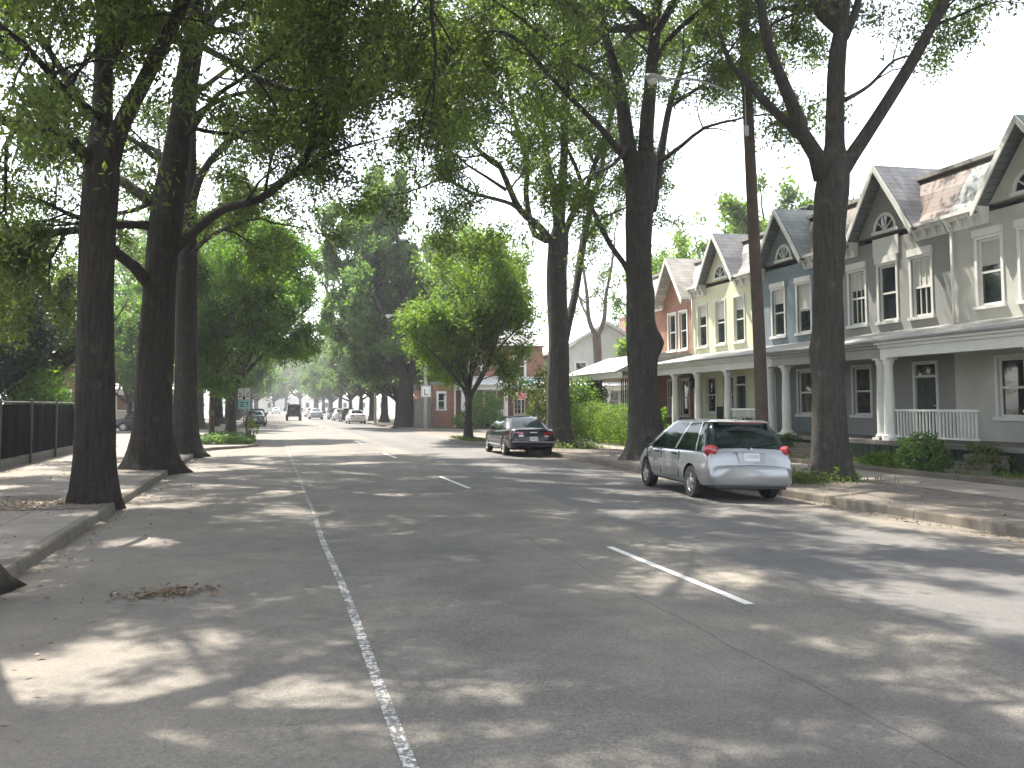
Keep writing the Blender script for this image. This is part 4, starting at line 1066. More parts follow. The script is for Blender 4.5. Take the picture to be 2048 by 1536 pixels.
def row_house(label, y0, y1, wallm, trim, roofm, gc, wins, lower, dr, cols, groofm=None, w=.84, wz=(4.55, 6.42), steps=None, rails=(), zg=7.35, za=9.3, ghw=1.55, lintel=None, doorm=None, pots=0, cz=6.95, zm=9.0, bars=0, deckm=None, railm=None, beamm=None, blind=None, panel=False):
    root = thing('row_house', label, 'house', (XF, (y0 + y1) / 2, 0), 0, 'terrace of gabled row houses with porches')
    hs = [(y - w / 2, y + w / 2, wz[0], wz[1]) for y in wins]
    lo = [(y - .45, y + .45, 1.45, 3.05) for y in lower]
    dh = [(d[0], d[1], .78, 3.12) for d in dr]
    house_body(root, y0, y1, wallm, hs + lo + dh)
    for i, h in enumerate(hs): window(root, h, trim, bars=bars if i != 1 else 0, lintel=lintel, blind=blind[i] if blind else None)
    for h in lo: window(root, h, trim)
    for h in dh: door(root, h[0] + .003, h[1] - .003, h[2] + .004, h[3] - .003, doorm or M['green_dark'], trim)
    gable_bay(root, gc, ghw, zg, za, wallm, groofm or roofm, trim)
    cornice(root, [(y0 + .02, gc - ghw + .1), (gc + ghw - .1, y1 - .02)], cz, trim)
    mansard(root, y0, y1, 7.32, zm, roofm, gap=(gc - ghw + .13, gc + ghw - .13))
    if panel:
        p = MB(); p.box(XF - .05, XF - .003, gc - .62, gc + .62, wz[1] + .32, wz[1] + .92); wpart('panel', p, trim, root)
    porch(root, y0, y1, trim, cols, M['tin'], deckm or M['green_dark'], railm or M['white'], steps, rails, beamm=beamm)
    dp = MB(); dp.tube([(XF - .09, y1 - .16, 7.0), (XF - .09, y1 - .16, 4.14)], [.045, .045], 8); dp.tube([(XF - .30, y1 - .16, 7.18), (XF - .2, y1 - .16, 7.1), (XF - .09, y1 - .16, 6.99)], [.045, .045, .045], 8)
    wpart('downpipe', dp, trim, root, smooth=True)
    if pots: chimney(root, XF + 3.0, y0 + .7, 8.0, 9.6, M['brick_pink'], pots)
    return root

row_house('grey stuccoed row house with rust brown slate roof, behind the near right oak', 22.85, 28.55, M['greyp'], M['offwhite'], M['slate_rust'], 25.65, (27.2, 25.65, 24.1), (27.1,), ((23.5, 24.6),), (23.0, 27.95),
          groofm=M['slate'], bars=2, lintel=.22, wz=(4.5, 6.3), panel=True, steps=(25.2, 26.6), railm=M['offwhite'], beamm=M['greyp_dark'], za=9.45, blind=(.35, .0, .5))
row_house('slate blue painted row house with brown mansard, between grey and yellow houses', 28.55, 34.0, M['blue'], M['offwhite'], M['slate_rust'], 31.6, (32.1, 30.35), (30.4,), ((32.4, 33.5),), (28.95, 31.95),
          groofm=M['slate_green'], lintel=.2, wz=(4.5, 6.3), rails=((28.75 + .4, 31.7),), steps=(32.3, 33.4), blind=(.3, .55))
row_house('pale yellow row house with grey slate roof and two chimney pots', 34.0, 39.5, M['yellow'], M['offwhite'], M['slate'], 36.7, (38.5, 36.8, 35.15), (37.8, 36.2), ((34.6, 35.6),), (34.45, 36.6, 39.2),
          wz=(4.5, 6.4), pots=2, steps=(34.7, 35.9), blind=(.28, .42, .28))
row_house('cream row house with railed porch, nearest the viewer on the right', 17.1, 22.85, M['cream'], M['white'], M['slate_green'], 19.9, (21.4, 19.9, 18.4), (20.8,), ((18.0, 19.1),), (22.7, 17.6),
          rails=((19.4, 22.45), (17.8, 18.0)), lintel=.2, steps=(18.1, 19.2), railm=M['offwhite'], blind=(.4, .25, .5))
row_house('dark red brick row house at the near right end of the terrace', 11.4, 17.1, M['brick'], M['white'], M['slate'], 14.2, (15.7, 14.2, 12.7), (15.2,), ((12.2, 13.3),), (16.9, 11.8),
          rails=((13.6, 16.7),), lintel=.2, steps=(12.2, 13.3))

# red brick house with its own low hipped porch on brick piers
root = thing('row_house', 'orange red brick row house with pale hipped gable and brick-walled porch', 'house', (XF, 43, 0), 0, 'terrace of gabled row houses with porches')
y0, y1 = 39.5, 46.2
hs = [(41.35, 42.15, 4.5, 6.3), (40.1, 40.9, 4.5, 6.3), (43.9, 44.7, 4.5, 6.3)]
lo = [(41.4, 42.3, 1.3, 3.0), (40.0, 40.9, 1.3, 3.0)]
dh = [(43.6, 44.7, .78, 3.1)]
house_body(root, y0, y1, M['brick'], hs + lo + dh)
for h in hs + lo: window(root, h, M['white'])
door(root, 43.603, 44.697, .784, 3.097, M['dark_wood'], M['white'])
gable_bay(root, 41.2, 1.6, 6.9, 8.9, M['brick'], M['slate_pale'], M['white'], fan=False, over=.55, back=3.2)
cornice(root, [(42.75, y1 - .02)], 6.75, M['white'])
mansard(root, y0, y1, 7.13, 8.75, M['slate_pale'], gap=(39.75, 42.65))
chimney(root, XF + 2.4, 39.95, 7.6, 9.35, M['brick'], 1, .28)
d = MB(); d.box(16.0, XF - .01, y0 + .02, y1 + 1.1, 0, .7); wpart('porch_deck', d, M['brick_pink'], root)
r = MB(); ze = 3.35; zt = 4.25
c0 = (15.6, y0 + .03); c1 = (XF - .01, y1 + 1.5)
v = [(c0[0], c0[1], ze), (c1[0], c0[1], ze), (c1[0], c1[1], ze), (c0[0], c1[1], ze), (c1[0], c0[1], zt), (c1[0], c1[1] - 2.2, zt), (c0[0] + 1.9, c1[1] - 2.2, zt), (c0[0] + 1.9, c0[1], zt)]
r.add(v, [(0, 1, 2, 3)[::-1], (0, 7, 6, 3), (3, 6, 5, 2), (7, 4, 5, 6), (0, 1, 4, 7), (1, 2, 5, 4)])
wpart('porch_roof', r, M['slate_pale'], root)
b = MB(); b.box(15.72, 15.95, y0 + .05, c1[1] - .12, ze - .3, ze - .004); b.box(15.95, XF - .02, c1[1] - .35, c1[1] - .12, ze - .3, ze - .004); wpart('porch_beam', b, M['white'], root)
w_ = MB(); w_.box(16.02, 16.25, y0 + .05, 43.0, .702, 1.5); w_.box(16.02, 16.25, 44.5, y1 + .9, .702, 1.5); w_.box(16.25, XF - .02, y1 + .67, y1 + .9, .702, 1.5)
wpart('porch_wall', w_, M['brick'], root)
w_ = MB(); w_.box(15.96, 16.31, y0 + .05, 43.0, 1.503, 1.6); w_.box(15.96, 16.31, 44.5, y1 + .96, 1.503, 1.6); w_.box(16.31, XF - .02, y1 + .61, y1 + .96, 1.503, 1.6)
for y in np.arange(40.3, 47, .9): w_.box(15.985, 16.018, y - .1, y + .1, .75, 1.5)
wpart('porch_coping', w_, M['white'], root)
for y in (y0 + .25, 43.05, 44.45, y1 + .75):
    c = MB()
    for dx, dy in ((-.1, -.1), (.1, -.1), (-.1, .1), (.1, .1)): c.box(16.13 + dx - .02, 16.13 + dx + .02, y + dy - .02, y + dy + .02, 1.6, ze - .3)
    for z in np.arange(1.7, 2.95, .25): c.box(16.02, 16.24, y - .01, y + .01, z, z + .02)
    wpart('iron_post', c, M['black_iron'], root)

# ------------------------------------------------------------------ houses across the side street (fronts face -y)
def south_wall(mb, x0, x1, Y, z0, z1, holes, depth=.14):
    t = MB(); front_wall(t, x0, x1, z0, z1, holes, 0, depth)
    mb.add([(y, Y + x, z) for x, y, z in t.v], [f[::-1] for f in t.f])
def south_window(root, h, Y, trim, panem=None):
    a, b, c, d = h; f = MB(); t = .08
    f.box(a - .1, a + t, Y - .03, Y + .1, c, d + .1); f.box(b - t, b + .1, Y - .03, Y + .1, c, d + .1); f.box(a + t, b - t, Y - .03, Y + .1, d - t, d + .1); f.box(a - .14, b + .14, Y - .09, Y + .1, c - .1, c - .002); f.box(a + t, b - t, Y + .03, Y + .1, (c + d) / 2 - .03, (c + d) / 2 + .03)
    w = wpart('window', f, trim, root)
    p = MB(); p.box(a + .02, b - .02, Y + .085, Y + .095, c + .01, d - .01); build('pane', p, M['glass'], w, off=tuple(root.location))

def side_house(label, x0, x1, Y, wallm, trim, roofm, hz, wins, lower, porch_span, roof='gable', chim=None, depth=11, zb=3.0, dr=None, group='houses across the side street'):
    root = thing('side_house', label, 'house', ((x0 + x1) / 2, Y, 0), 0, group)
    hs = [(x - .5, x + .5, hz - 2.5, hz - .8) for x in wins] + [(x - .5, x + .5, 1.4, 3.0) for x in lower]
    if dr: hs.append((dr - .5, dr + .5, .62, 2.85))
    w = MB(); south_wall(w, x0, x1, Y, 0, hz, hs)
    w.quad((x0, Y + depth, 0), (x0, Y, 0), (x0, Y, hz), (x0, Y + depth, hz)); w.quad((x1, Y, 0), (x1, Y + depth, 0), (x1, Y + depth, hz), (x1, Y, hz)); w.quad((x1, Y + depth, 0), (x0, Y + depth, 0), (x0, Y + depth, hz), (x1, Y + depth, hz))
    wpart('wall', w, wallm, root)
    for h in hs[:len(wins) + len(lower)]: south_window(root, h, Y, trim)
    if dr:
        h = hs[-1]; f = MB(); f.box(h[0] + .003, h[0] + .1, Y - .03, Y + .1, h[2], h[3]); f.box(h[1] - .1, h[1] - .003, Y - .03, Y + .1, h[2], h[3]); f.box(h[0] + .1, h[1] - .1, Y - .03, Y + .1, h[3] - .1, h[3] - .003)
        f.box(h[0] + .1, h[1] - .1, Y + .04, Y + .09, h[2], h[2] + .5)
        for k in range(3): f.box(h[0] + .1 + .25 * k, h[0] + .13 + .25 * k, Y + .05, Y + .08, h[2] + .5, h[3] - .1)
        for k in range(4): f.box(h[0] + .1, h[1] - .1, Y + .052, Y + .078, h[2] + .5 + .38 * k, h[2] + .53 + .38 * k)
        dd = wpart('door', f, trim, root)
        p = MB(); p.box(h[0] + .1, h[1] - .1, Y + .09, Y + .1, h[2], h[3] - .1); build('pane', p, M['glass'], dd, off=tuple(root.location))
    r = MB()
    if roof == 'gable':
        xm = (x0 + x1) / 2; r.prism([(x0 - .35, hz - .1), (xm, hz + 2.4), (x1 + .35, hz - .1), (x1 + .35, hz + .12), (xm, hz + 2.65), (x0 - .35, hz + .12)], 'y', Y - .4, Y + depth + .3)
        wpart('roof', r, roofm, root)
        w = MB(); w.prism([(x0 + .02, hz), (x1 - .02, hz), (xm, hz + 2.36)], 'y', Y + .01, Y + .2); wpart('gable', w, wallm, root)
    else:
        v = [(x0 - .4, Y - .4, hz), (x1 + .4, Y - .4, hz), (x1 + .4, Y + depth + .3, hz), (x0 - .4, Y + depth + .3, hz), ((x0 + x1) / 2 - .6, Y + depth * .45, hz + 2.2), ((x0 + x1) / 2 + .6, Y + depth * .45, hz + 2.2)]
        r.add(v, [(3, 2, 1, 0), (0, 1, 5, 4), (2, 3, 4, 5), (1, 2, 5), (3, 0, 4)]); wpart('roof', r, roofm, root)
    if porch_span:
        a, b = porch_span; p = MB(); p.box(a, b, Y - 2.4, Y - .01, 0, .6); wpart('porch_deck', p, M['brick_pink'], root)
        p = MB(); p.box(a - .1, b + .1, Y - 2.5, Y - .02, zb, zb + .35); wpart('porch_beam', p, trim, root)
        p = MB(); p.prism([(Y - 2.75, zb + .353), (Y - .005, zb + 1.05), (Y - .005, zb + 1.12), (Y - 2.75, zb + .42)], 'x', a - .3, b + .3); wpart('porch_roof', p, M['tin_white'], root)
        n = max(2, int((b - a) / 2.6) + 1)
        for k in range(n):
            x = a + .2 + (b - a - .4) * k / (n - 1); c = MB(); c.box(x - .2, x + .2, Y - 2.43, Y - 2.03, .602, .7); c.lathe([(.17, .7), (.17, 1.6), (.14, zb - .1), (.19, zb - .05), (.19, zb - .002)], x, Y - 2.23, 14); wpart('porch_column', c, trim, root)
        q = MB(); e = a + .3 + (b - a) * .45; q.box(a + .2, e, Y - 2.3, Y - 2.22, 1.38, 1.45); q.box(a + .2, e, Y - 2.29, Y - 2.23, .68, .74)
        for x in np.arange(a + .3, e, .14): q.box(x - .03, x + .03, Y - 2.28, Y - 2.24, .74, 1.38)
        wpart('porch_railing', q, trim, root)
        s = MB()
        for k in range(3): s.box(b - 2.4, b - .6, Y - 2.41 - .3 * (k + 1), Y - 2.402 - .3 * k, .1, .42 - .16 * k)
        wpart('porch_steps', s, M['brick_pink'], root)
    if chim: chimney(root, chim, Y + 3, hz, hz + 3.2, M['brick_pink'], 0, .5)
    return root
side_house('brick corner house with white columned porch behind the yellow-green tree', 14.2, 21.6, 70.5, M['brick'], M['white'], M['tin'], 6.6, (16, 19.6), (15.5, 17.2), (14.3, 21.5), 'hip', dr=19.6)
side_house('white side house with tall brick chimney, right of the brick corner house', 23.4, 31.5, 71.5, M['offwhite'], M['white'], M['tin_white'], 6.2, (25.2, 27.6, 30), (25.2, 28), (23.5, 30), 'gable', chim=30.6)
side_house('pale grey side house seen between the oak and the red porch', 33.5, 41.0, 72.0, M['cream'], M['white'], M['tin'], 6.0, (35.2, 37.5), (35.2,), (33.8, 40), 'gable')
side_house('low red brick house with white porch across the left lawn', -17.5, -7.2, 74.0, M['brick'], M['white'], M['slate'], 4.9, (), (-15.5, -13, -8.8), (-11.6, -7.3), 'hip', zb=2.6, dr=-10.4, group=None)
# side wing and yard fence of the corner house
root = thing('garage', 'flat-roofed brick garage wing beside the grey board fence at the far corner', 'garage', (13.1, 70.5, 0))
w = MB(); south_wall(w, 12.35, 14.05, 69.6, 0, 3.4, [(12.75, 13.35, 1.5, 2.8)]); w.quad((12.35, 79, 0), (12.35, 69.6, 0), (12.35, 69.6, 3.4), (12.35, 79, 3.4)); w.quad((14.05, 69.6, 0), (14.05, 79, 0), (14.05, 79, 3.4), (14.05, 69.6, 3.4)); w.quad((14.05, 79, 0), (12.35, 79, 0), (12.35, 79, 3.4), (14.05, 79, 3.4)); wpart('wall', w, M['brick'], root)
w = MB(); w.box(12.2, 14.17, 69.45, 79.1, 3.403, 3.62); wpart('roof', w, M['tin'], root)
south_window(root, (12.75, 13.35, 1.5, 2.8), 69.6, M['white'])
w = MB(); w.box(14.06, 14.19, 69.5, 69.6, .1, 3.4); wpart('corner_board', w, M['white'], root)
def board_fence(label, x0, x1, y, h, mat, name='board_fence'):
    root = thing(name, label, 'fence', ((x0 + x1) / 2, y, 0))
    p = MB(); n = int((x1 - x0) / .16)
    rg = np.random.default_rng(9)
    for k in range(n): p.box(x0 + .16 * k, x0 + .16 * k + .148, y, y + .025, .12, h + rg.normal(0, .015))
    p.box(x0, x1, y + .027, y + .07, .4, .5); p.box(x0, x1, y + .027, y + .07, h - .4, h - .3)
    wpart('board_panel', p, mat, root)
    for x in np.arange(x0, x1 + .1, (x1 - x0) / 2):
        q = MB(); q.box(x - .06, x + .06, y + .072, y + .19, 0, h + .06); wpart('post', q, mat, root)
board_fence('weathered grey board fence by the far right corner', 10.9, 12.3, 69.2, 2.3, M['grey_wood'])
# low white building added as the bright glow at the end of the street
root = thing('glow_building', 'low white building added as the bright glow at the far end of the street', 'building', (3, 320, 0))
hs = [(x, x + 1.2, 1.2, 2.9) for x in np.arange(-40, 46, 6.5)]
w = MB(); south_wall(w, -45, 52, 320, 0, 4.2, hs, .3); w.quad((-45, 328, 0), (-45, 320, 0), (-45, 320, 4.2), (-45, 328, 4.2)); w.quad((52, 320, 0), (52, 328, 0), (52, 328, 4.2), (52, 320, 4.2)); w.quad((52, 328, 0), (-45, 328, 0), (-45, 328, 4.2), (52, 328, 4.2))
wpart('wall', w, M['white'], root)
w = MB(); w.box(-45.3, 52.3, 319.7, 328.3, 4.203, 4.5); wpart('roof', w, M['tin_white'], root)
for a, b, c, d in hs:
    w = MB(); w.box(a + .02, b - .02, 320.2, 320.22, c + .02, d - .02); wpart('window_pane', w, M['glass'], root)
# ------------------------------------------------------------------ cars (local: +y is forward, origin under the middle)
def lerp_stations(st, n):
    """st: list of (y, halfwidth, z_bottom, z_top, tuck) -> n smooth stations"""
    a = np.array(st, float); ys = a[:, 0]
    t = np.concatenate([np.linspace(ys[i], ys[i + 1], max(2, int((ys[i + 1] - ys[i]) / n) + 1), endpoint=False) for i in range(len(ys) - 1)] + [[ys[-1]]])
    return [tuple([y] + [float(np.interp(y, ys, a[:, k])) for k in range(1, a.shape[1])]) for y in t]

def loft_body(st, step=.12, crown=.03):
    rows = []
    for (y, w, zb, zt) in lerp_stations(st, step):
        h = zt - zb
        half = [(0, zb), (w * .80, zb), (w * .93, zb + .05 * min(1, h * 2)), (w * .985, zb + .22 * h), (w, zb + .45 * h), (w * .995, zb + .60 * h), (w * .985, zb + .66 * h), (w * .965, zb + .82 * h), (w * .93, zb + .93 * h), (w * .87, zb + .985 * h), (w * .6, zt + crown * .6), (0, zt + crown)]
        ring = half + [(-x, z) for x, z in half[-2:0:-1]]
        rows.append([(x, y, z) for x, z in ring])
    mb = MB(); n = len(rows[0])
    for r in rows: mb.v.extend(r)
    for i in range(len(rows) - 1):
        for k in range(n): mb.f.append((i * n + k, i * n + (k + 1) % n, (i + 1) * n + (k + 1) % n, (i + 1) * n + k))
    mb.f.append(tuple(range(n - 1, -1, -1))); q = (len(rows) - 1) * n; mb.f.append(tuple(range(q, q + n)))
    mb.f = [f[::-1] for f in mb.f]
    return mb

def cut_wells(o, wells, r, well_mat):
    """carve the wheel arches out of the body with a boolean, then drop the cutter"""
    mb = MB()
    for (x, y, z) in wells:
        s = 1 if x > 0 else -1
        nf = len(mb.f); mb.lathe([(r, -.17), (r, .25)], 0, y, 36, 'x', z); k = 72
        for j in range(len(mb.v) - k, len(mb.v)):
            vx, vy, vz = mb.v[j]; mb.v[j] = (x + s * vx, vy, vz)
        if s < 0: mb.f[nf:] = [f[::-1] for f in mb.f[nf:]]
    c = build('cutter', mb, well_mat)
    md = o.modifiers.new('b', 'BOOLEAN'); md.operation = 'DIFFERENCE'; md.solver = 'EXACT'; md.object = c
    try: md.material_mode = 'TRANSFER'
    except Exception: pass
    dg = bpy.context.evaluated_depsgraph_get(); dg.update()
    me = bpy.data.meshes.new_from_object(o.evaluated_get(dg))
    o.modifiers.clear(); o.data = me
    me.name = o.name
    bpy.data.objects.remove(c)
    me.polygons.foreach_set('use_smooth', [True] * len(me.polygons)); me.set_sharp_from_angle(angle=radians(32))

def greenhouse(rings, fr, nround=4):
    """rings: (z, y_rear, y_front, halfwidth). fr: side split points 0..1 with a flag per interval. returns glass and painted meshes"""
    glass, paint = MB(), MB()
    G = []
    for (z, yr, yf, hw, cr) in rings:
        pts = []
        cx = hw - cr
        pts += [(0, yr, 0), (cx * .5, yr + .012, 0), (cx, yr + .03, 0)]
        for k in range(1, nround):
            a = pi / 2 * k / nround; pts.append((cx + cr * sin(a), yr + .03 + cr * (1 - cos(a)), 0))
        ys, ye = yr + .03 + cr, yf - .06 - cr
        for t in fr: pts.append((hw, ys + (ye - ys) * t, 0))
        for k in range(1, nround):
            a = pi / 2 * k / nround; pts.append((cx + cr * cos(a), ye + cr * sin(a), 0))
        pts += [(cx, yf - .06, 0), (cx * .5, yf - .015, 0), (0, yf, 0)]
        G.append([(x, y, z) for x, y, _ in pts])
    return G

def wheel_objs(root, x, y, r, w, name='wheel', spokes=5):
    s = 1 if x > 0 else -1
    t = MB(); t.lathe([(r * .62, -w / 2), (r * .93, -w / 2), (r, -w * .36), (r, w * .36), (r * .93, w / 2), (r * .62, w / 2), (r * .60, w / 2 - .07)], 0, 0, 28, 'x', cap=False)
    bd = MB(); bd.lathe([(r * .6, -.01), (r * .6, .01)], 0, 0, 20, 'x'); t.add([(vx - w / 2 + .03 if s > 0 else vx - w / 2 + .03, vy, vz) for vx, vy, vz in bd.v], bd.f); t.add([(vx + w / 2 - .075, vy, vz) for vx, vy, vz in bd.v], bd.f)
    t.v = [(s * vx, vy, vz) for vx, vy, vz in t.v]
    if s < 0: t.f = [f[::-1] for f in t.f]
    t.v = [(x + vx, y + vy, r + vz) for vx, vy, vz in t.v]
    ty = build('wheel', t, M['rubber'], root, angle=35)
    q = MB(); xo = w / 2 - .02
    q.lathe([(r * .66, xo - .05), (r * .66, xo + .012), (r * .58, xo + .008), (r * .55, xo - .035)], 0, 0, 28, 'x', cap=False)
    for k in range(spokes):
        a = 2 * pi * k / spokes + .3
        c, sn = cos(a), sin(a); b = .05 * r / .3
        q.add([(xo - .03, c * .03 - sn * b, sn * .03 + c * b), (xo - .03, c * .03 + sn * b, sn * .03 - c * b), (xo - .03, c * r * .6 + sn * b * .9, sn * r * .6 - c * b * .9), (xo - .03, c * r * .6 - sn * b * .9, sn * r * .6 + c * b * .9),
               (xo + .004, c * .03 - sn * b, sn * .03 + c * b), (xo + .004, c * .03 + sn * b, sn * .03 - c * b), (xo - .004, c * r * .6 + sn * b * .9, sn * r * .6 - c * b * .9), (xo - .004, c * r * .6 - sn * b * .9, sn * r * .6 + c * b * .9)],
              [(0, 1, 2, 3), (7, 6, 5, 4), (0, 4, 5, 1), (1, 5, 6, 2), (2, 6, 7, 3), (3, 7, 4, 0)])
    q.lathe([(r * .2, xo - .03), (r * .2, xo + .012), (r * .1, xo + .016)], 0, 0, 14, 'x')
    q.v = [(x + s * vx, y + vy, r + vz) for vx, vy, vz in q.v]
    if s < 0: q.f = [f[::-1] for f in q.f]
    build('rim', q, M['alloy'], ty, angle=35)

def islands(mb):
    '''split a builder into its connected pieces (shared positions)'''
    key = lambda p: tuple(round(c, 4) for c in p)
    par = {}
    def find(a):
        while par[a] != a: par[a] = par[par[a]]; a = par[a]
        return a
    for f in mb.f:
        ks = [key(mb.v[i]) for i in f]
        for k in ks: par.setdefault(k, k)
        for k in ks[1:]: par[find(k)] = find(ks[0])
    out = {}
    for f in mb.f:
        o = out.setdefault(find(key(mb.v[f[0]])), MB()); o.add([mb.v[i] for i in f], [tuple(range(len(f)))])
    res = []
    for o in out.values():
        idx = {}; n = MB()
        for f in o.f:
            t = []
            for i in f:
                k = key(o.v[i])
                if k not in idx: idx[k] = len(n.v); n.v.append(o.v[i])
                t.append(idx[k])
            if len(set(t)) == len(t): n.f.append(tuple(t))
            elif len(set(t)) > 2: n.f.append(tuple(dict.fromkeys(t)))
        res.append(n)
    return res

def side_patch(mb, st, y0, y1, z0, z1, s, d=.006):
    """small panel laid just proud of the body side"""
    for a, b in zip(np.linspace(y0, y1, 5)[:-1], np.linspace(y0, y1, 5)[1:]): pass

def car(name, label, cat, L, W, st, rings, fr, flags, paint, wheels, wr, ww=.2, lamps=(), plate=None, roofz=0, extra=None, group=None, belt=None, spokes=5, rear_glass=(0, 2), front_glass=True, pillar_rows=(0, 0)):
    root = thing(name, label, cat, (0, 0, 0), 0, group)
    body = build('body', loft_body(st), [paint, M['blackplastic']], root)
    cut_wells(body, [(s * (W / 2 - .06), y, wr * 1.0) for y in wheels for s in (-1, 1)], wr * 1.16, M['blackplastic'])
    G = greenhouse(rings, fr)
    n = len(G[0]); m = len(G); gl, pa = MB(), MB()
    ns = 3 + 3                      # points before the side run
    for s in (1, -1):
        for i in range(m - 1):
            for k in range(n - 1):
                q = [G[i][k], G[i][k + 1], G[i + 1][k + 1], G[i + 1][k]]
                q = [(s * x, y, z) for x, y, z in q]
                if s < 0: q = q[::-1]
                # which strip is this: rear, corner, side, front corner, front
                if k < 2: kind = 'g' if rear_glass[0] <= i < rear_glass[1] else 'p'
                elif k < 6: kind = flags[0]
                elif k < 6 + len(fr) - 1: kind = flags[1][k - 6]
                elif k < n - 3: kind = flags[2]
                else: kind = 'g'
                if i == m - 2: kind = 'p'
                if kind == 'g': gl.quad(*q)
                else: pa.quad(*q)
        # roof cap
        top = G[-1]; c = [(0, y, z + .035) for x, y, z in top]
        for k in range(n - 1):
            q = [top[k], top[k + 1], c[k + 1], c[k]]
            q = [(s * x, y, z) for x, y, z in q]
            pa.quad(*(q if s > 0 else q[::-1]))
    for wmb in islands(gl): build('window', wmb, M['glass_car'], root, angle=40)
    build('roof', pa, paint, root, angle=50)
    for y in wheels:
        for s in (-1, 1): wheel_objs(root, s * (W / 2 - ww / 2 - .015), y, wr, ww, spokes=spokes)
    for nm, mb, mt in lamps: build(nm, mb, mt, root, angle=40)
    if plate:
        y, z, t = plate; p = MB(); p.add([(-.155, y, z), (.155, y, z), (.155, y + t, z + .155), (-.155, y + t, z + .155), (-.155, y + .012, z), (.155, y + .012, z), (.155, y + t + .012, z + .155), (-.155, y + t + .012, z + .155)],
                                                 [(0, 1, 2, 3), (7, 6, 5, 4), (1, 0, 4, 5), (2, 1, 5, 6), (3, 2, 6, 7), (0, 3, 7, 4)])
        pl_ = build('number_plate', p, M['plate'], root)
        k = MB()
        for j in range(6):
            xx = -.12 + j * .045; f0, f1 = .35, .8
            k.add([(xx, y + t * f0 - .003, z + .155 * f0), (xx + .03, y + t * f0 - .003, z + .155 * f0), (xx + .03, y + t * f1 - .003, z + .155 * f1), (xx, y + t * f1 - .003, z + .155 * f1)], [(0, 1, 2, 3)])
        build('plate_print', k, M['grey_paint_car'], pl_)
    if extra: extra(root)
    return root

def rbox(x0, x1, y0, y1, z0, z1, c=.02):
    """box with chamfered edges"""
    mb = MB()
    pts = []
    for sx in (0, 1):
        for sy in (0, 1):
            for sz in (0, 1):
                X, Yy, Z = (x0, x1)[sx], (y0, y1)[sy], (z0, z1)[sz]
                dx, dy, dz = (c, -c)[sx], (c, -c)[sy], (c, -c)[sz]
                pts += [(X, Yy + dy, Z + dz), (X + dx, Yy, Z + dz), (X + dx, Yy + dy, Z)]
    me = bpy.data.meshes.new('t'); import bmesh
    bm = bmesh.new()
    for p in pts: bm.verts.new(p)
    bmesh.ops.convex_hull(bm, input=bm.verts)
    bm.verts.index_update()
    mb.v = [tuple(v.co) for v in bm.verts]; mb.f = [tuple(v.index for v in f.verts) for f in bm.faces]; bm.free(); bpy.data.meshes.remove(me)
    return mb
def merge(*ms):
    o = MB()
    for m in ms: o.add(m.v, m.f)
    return o
def hull(pts):
    import bmesh
    bm = bmesh.new()
    for p in pts: bm.verts.new(p)
    bmesh.ops.convex_hull(bm, input=bm.verts); bm.verts.index_update()
    mb = MB(); mb.v = [tuple(v.co) for v in bm.verts]; mb.f = [tuple(v.index for v in f.verts) for f in bm.faces]; bm.free()
    return mb

# ---- silver five-door hatchback
def hatch_extra(paint):
    def f(root):
        # doors: dark seams, handles, mirrors, wiper, plate recess, garnish, bumper lower edge, roof spoiler
        for s in (-1, 1):
            dmb = MB()
            for y in (-.62, .40, 1.28):
                dmb.add([(s * .8892, y, .40), (s * .8892, y + .006, .40), (s * .876, y + .006, .88), (s * .876, y, .88), (s * .86, y, .36), (s * .86, y + .012, .36), (s * .86, y + .012, .90), (s * .86, y, .90)], [(0, 1, 2, 3), (4, 5, 1, 0), (3, 2, 6, 7), (0, 3, 7, 4), (1, 5, 6, 2)])
            build('door_seam', dmb, M['blackplastic'], root)
            for y in (-.50, .52):
                h = rbox(s * .885 - .022, s * .885 + .022, y, y + .2, .82, .855, .008); build('door_handle', h, M['blackplastic'], root)
            mm = hull([(s * .80, 1.12, .99), (s * .80, 1.3, 1.0), (s * .98, 1.10, 1.0), (s * 1.0, 1.18, 1.02), (s * .98, 1.10, 1.13), (s * .98, 1.2, 1.13), (s * .84, 1.12, 1.12)]); build('wing_mirror', mm, M['blackplastic'], root, angle=40)
        r_ = hull([(-.25, -2.112, .74), (.25, -2.112, .74), (.28, -2.10, .93), (-.28, -2.10, .93), (-.25, -2.05, .74), (.25, -2.05, .74), (.28, -2.05, .93), (-.28, -2.05, .93)]); build('plate_recess', r_, M['grey_paint_car'], root)
        gq = hull([(-.32, -2.125, .935), (.32, -2.125, .935), (.32, -2.11, .975), (-.32, -2.11, .975), (-.32, -2.06, .935), (.32, -2.06, .975)]); build('garnish', gq, M['grey_paint_car'], root)
        em = MB(); em.lathe([(.028, -.01), (.028, .01)], 0, -2.09, 14, 'y', 1.0); build('badge', em, M['alloy'], root)
        sp = hull([(-.56, -1.73, 1.515), (.56, -1.73, 1.515), (.60, -1.66, 1.50), (-.60, -1.66, 1.50), (.54, -1.42, 1.552), (-.54, -1.42, 1.552), (-.54, -1.72, 1.495), (.54, -1.72, 1.495), (.5, -1.45, 1.50), (-.5, -1.45, 1.50)]); build('roof_spoiler', sp, paint, root, angle=30)
        wp = MB(); wp.tube([(0, -2.04, 1.05), (.35, -2.0, 1.10), (.5, -1.985, 1.12)], [.012, .01, .008], 6); build('wiper', wp, M['blackplastic'], root)
        bl = rbox(-.70, .70, -2.13, -1.9, .24, .30, .02); build('bumper_lip', bl, M['blackplastic'], root)
        hl = rbox(-.30, .30, -1.86, -1.82, 1.49, 1.50, .004); build('brake_lamp', hl, M['lamp_red'], root)
    return f
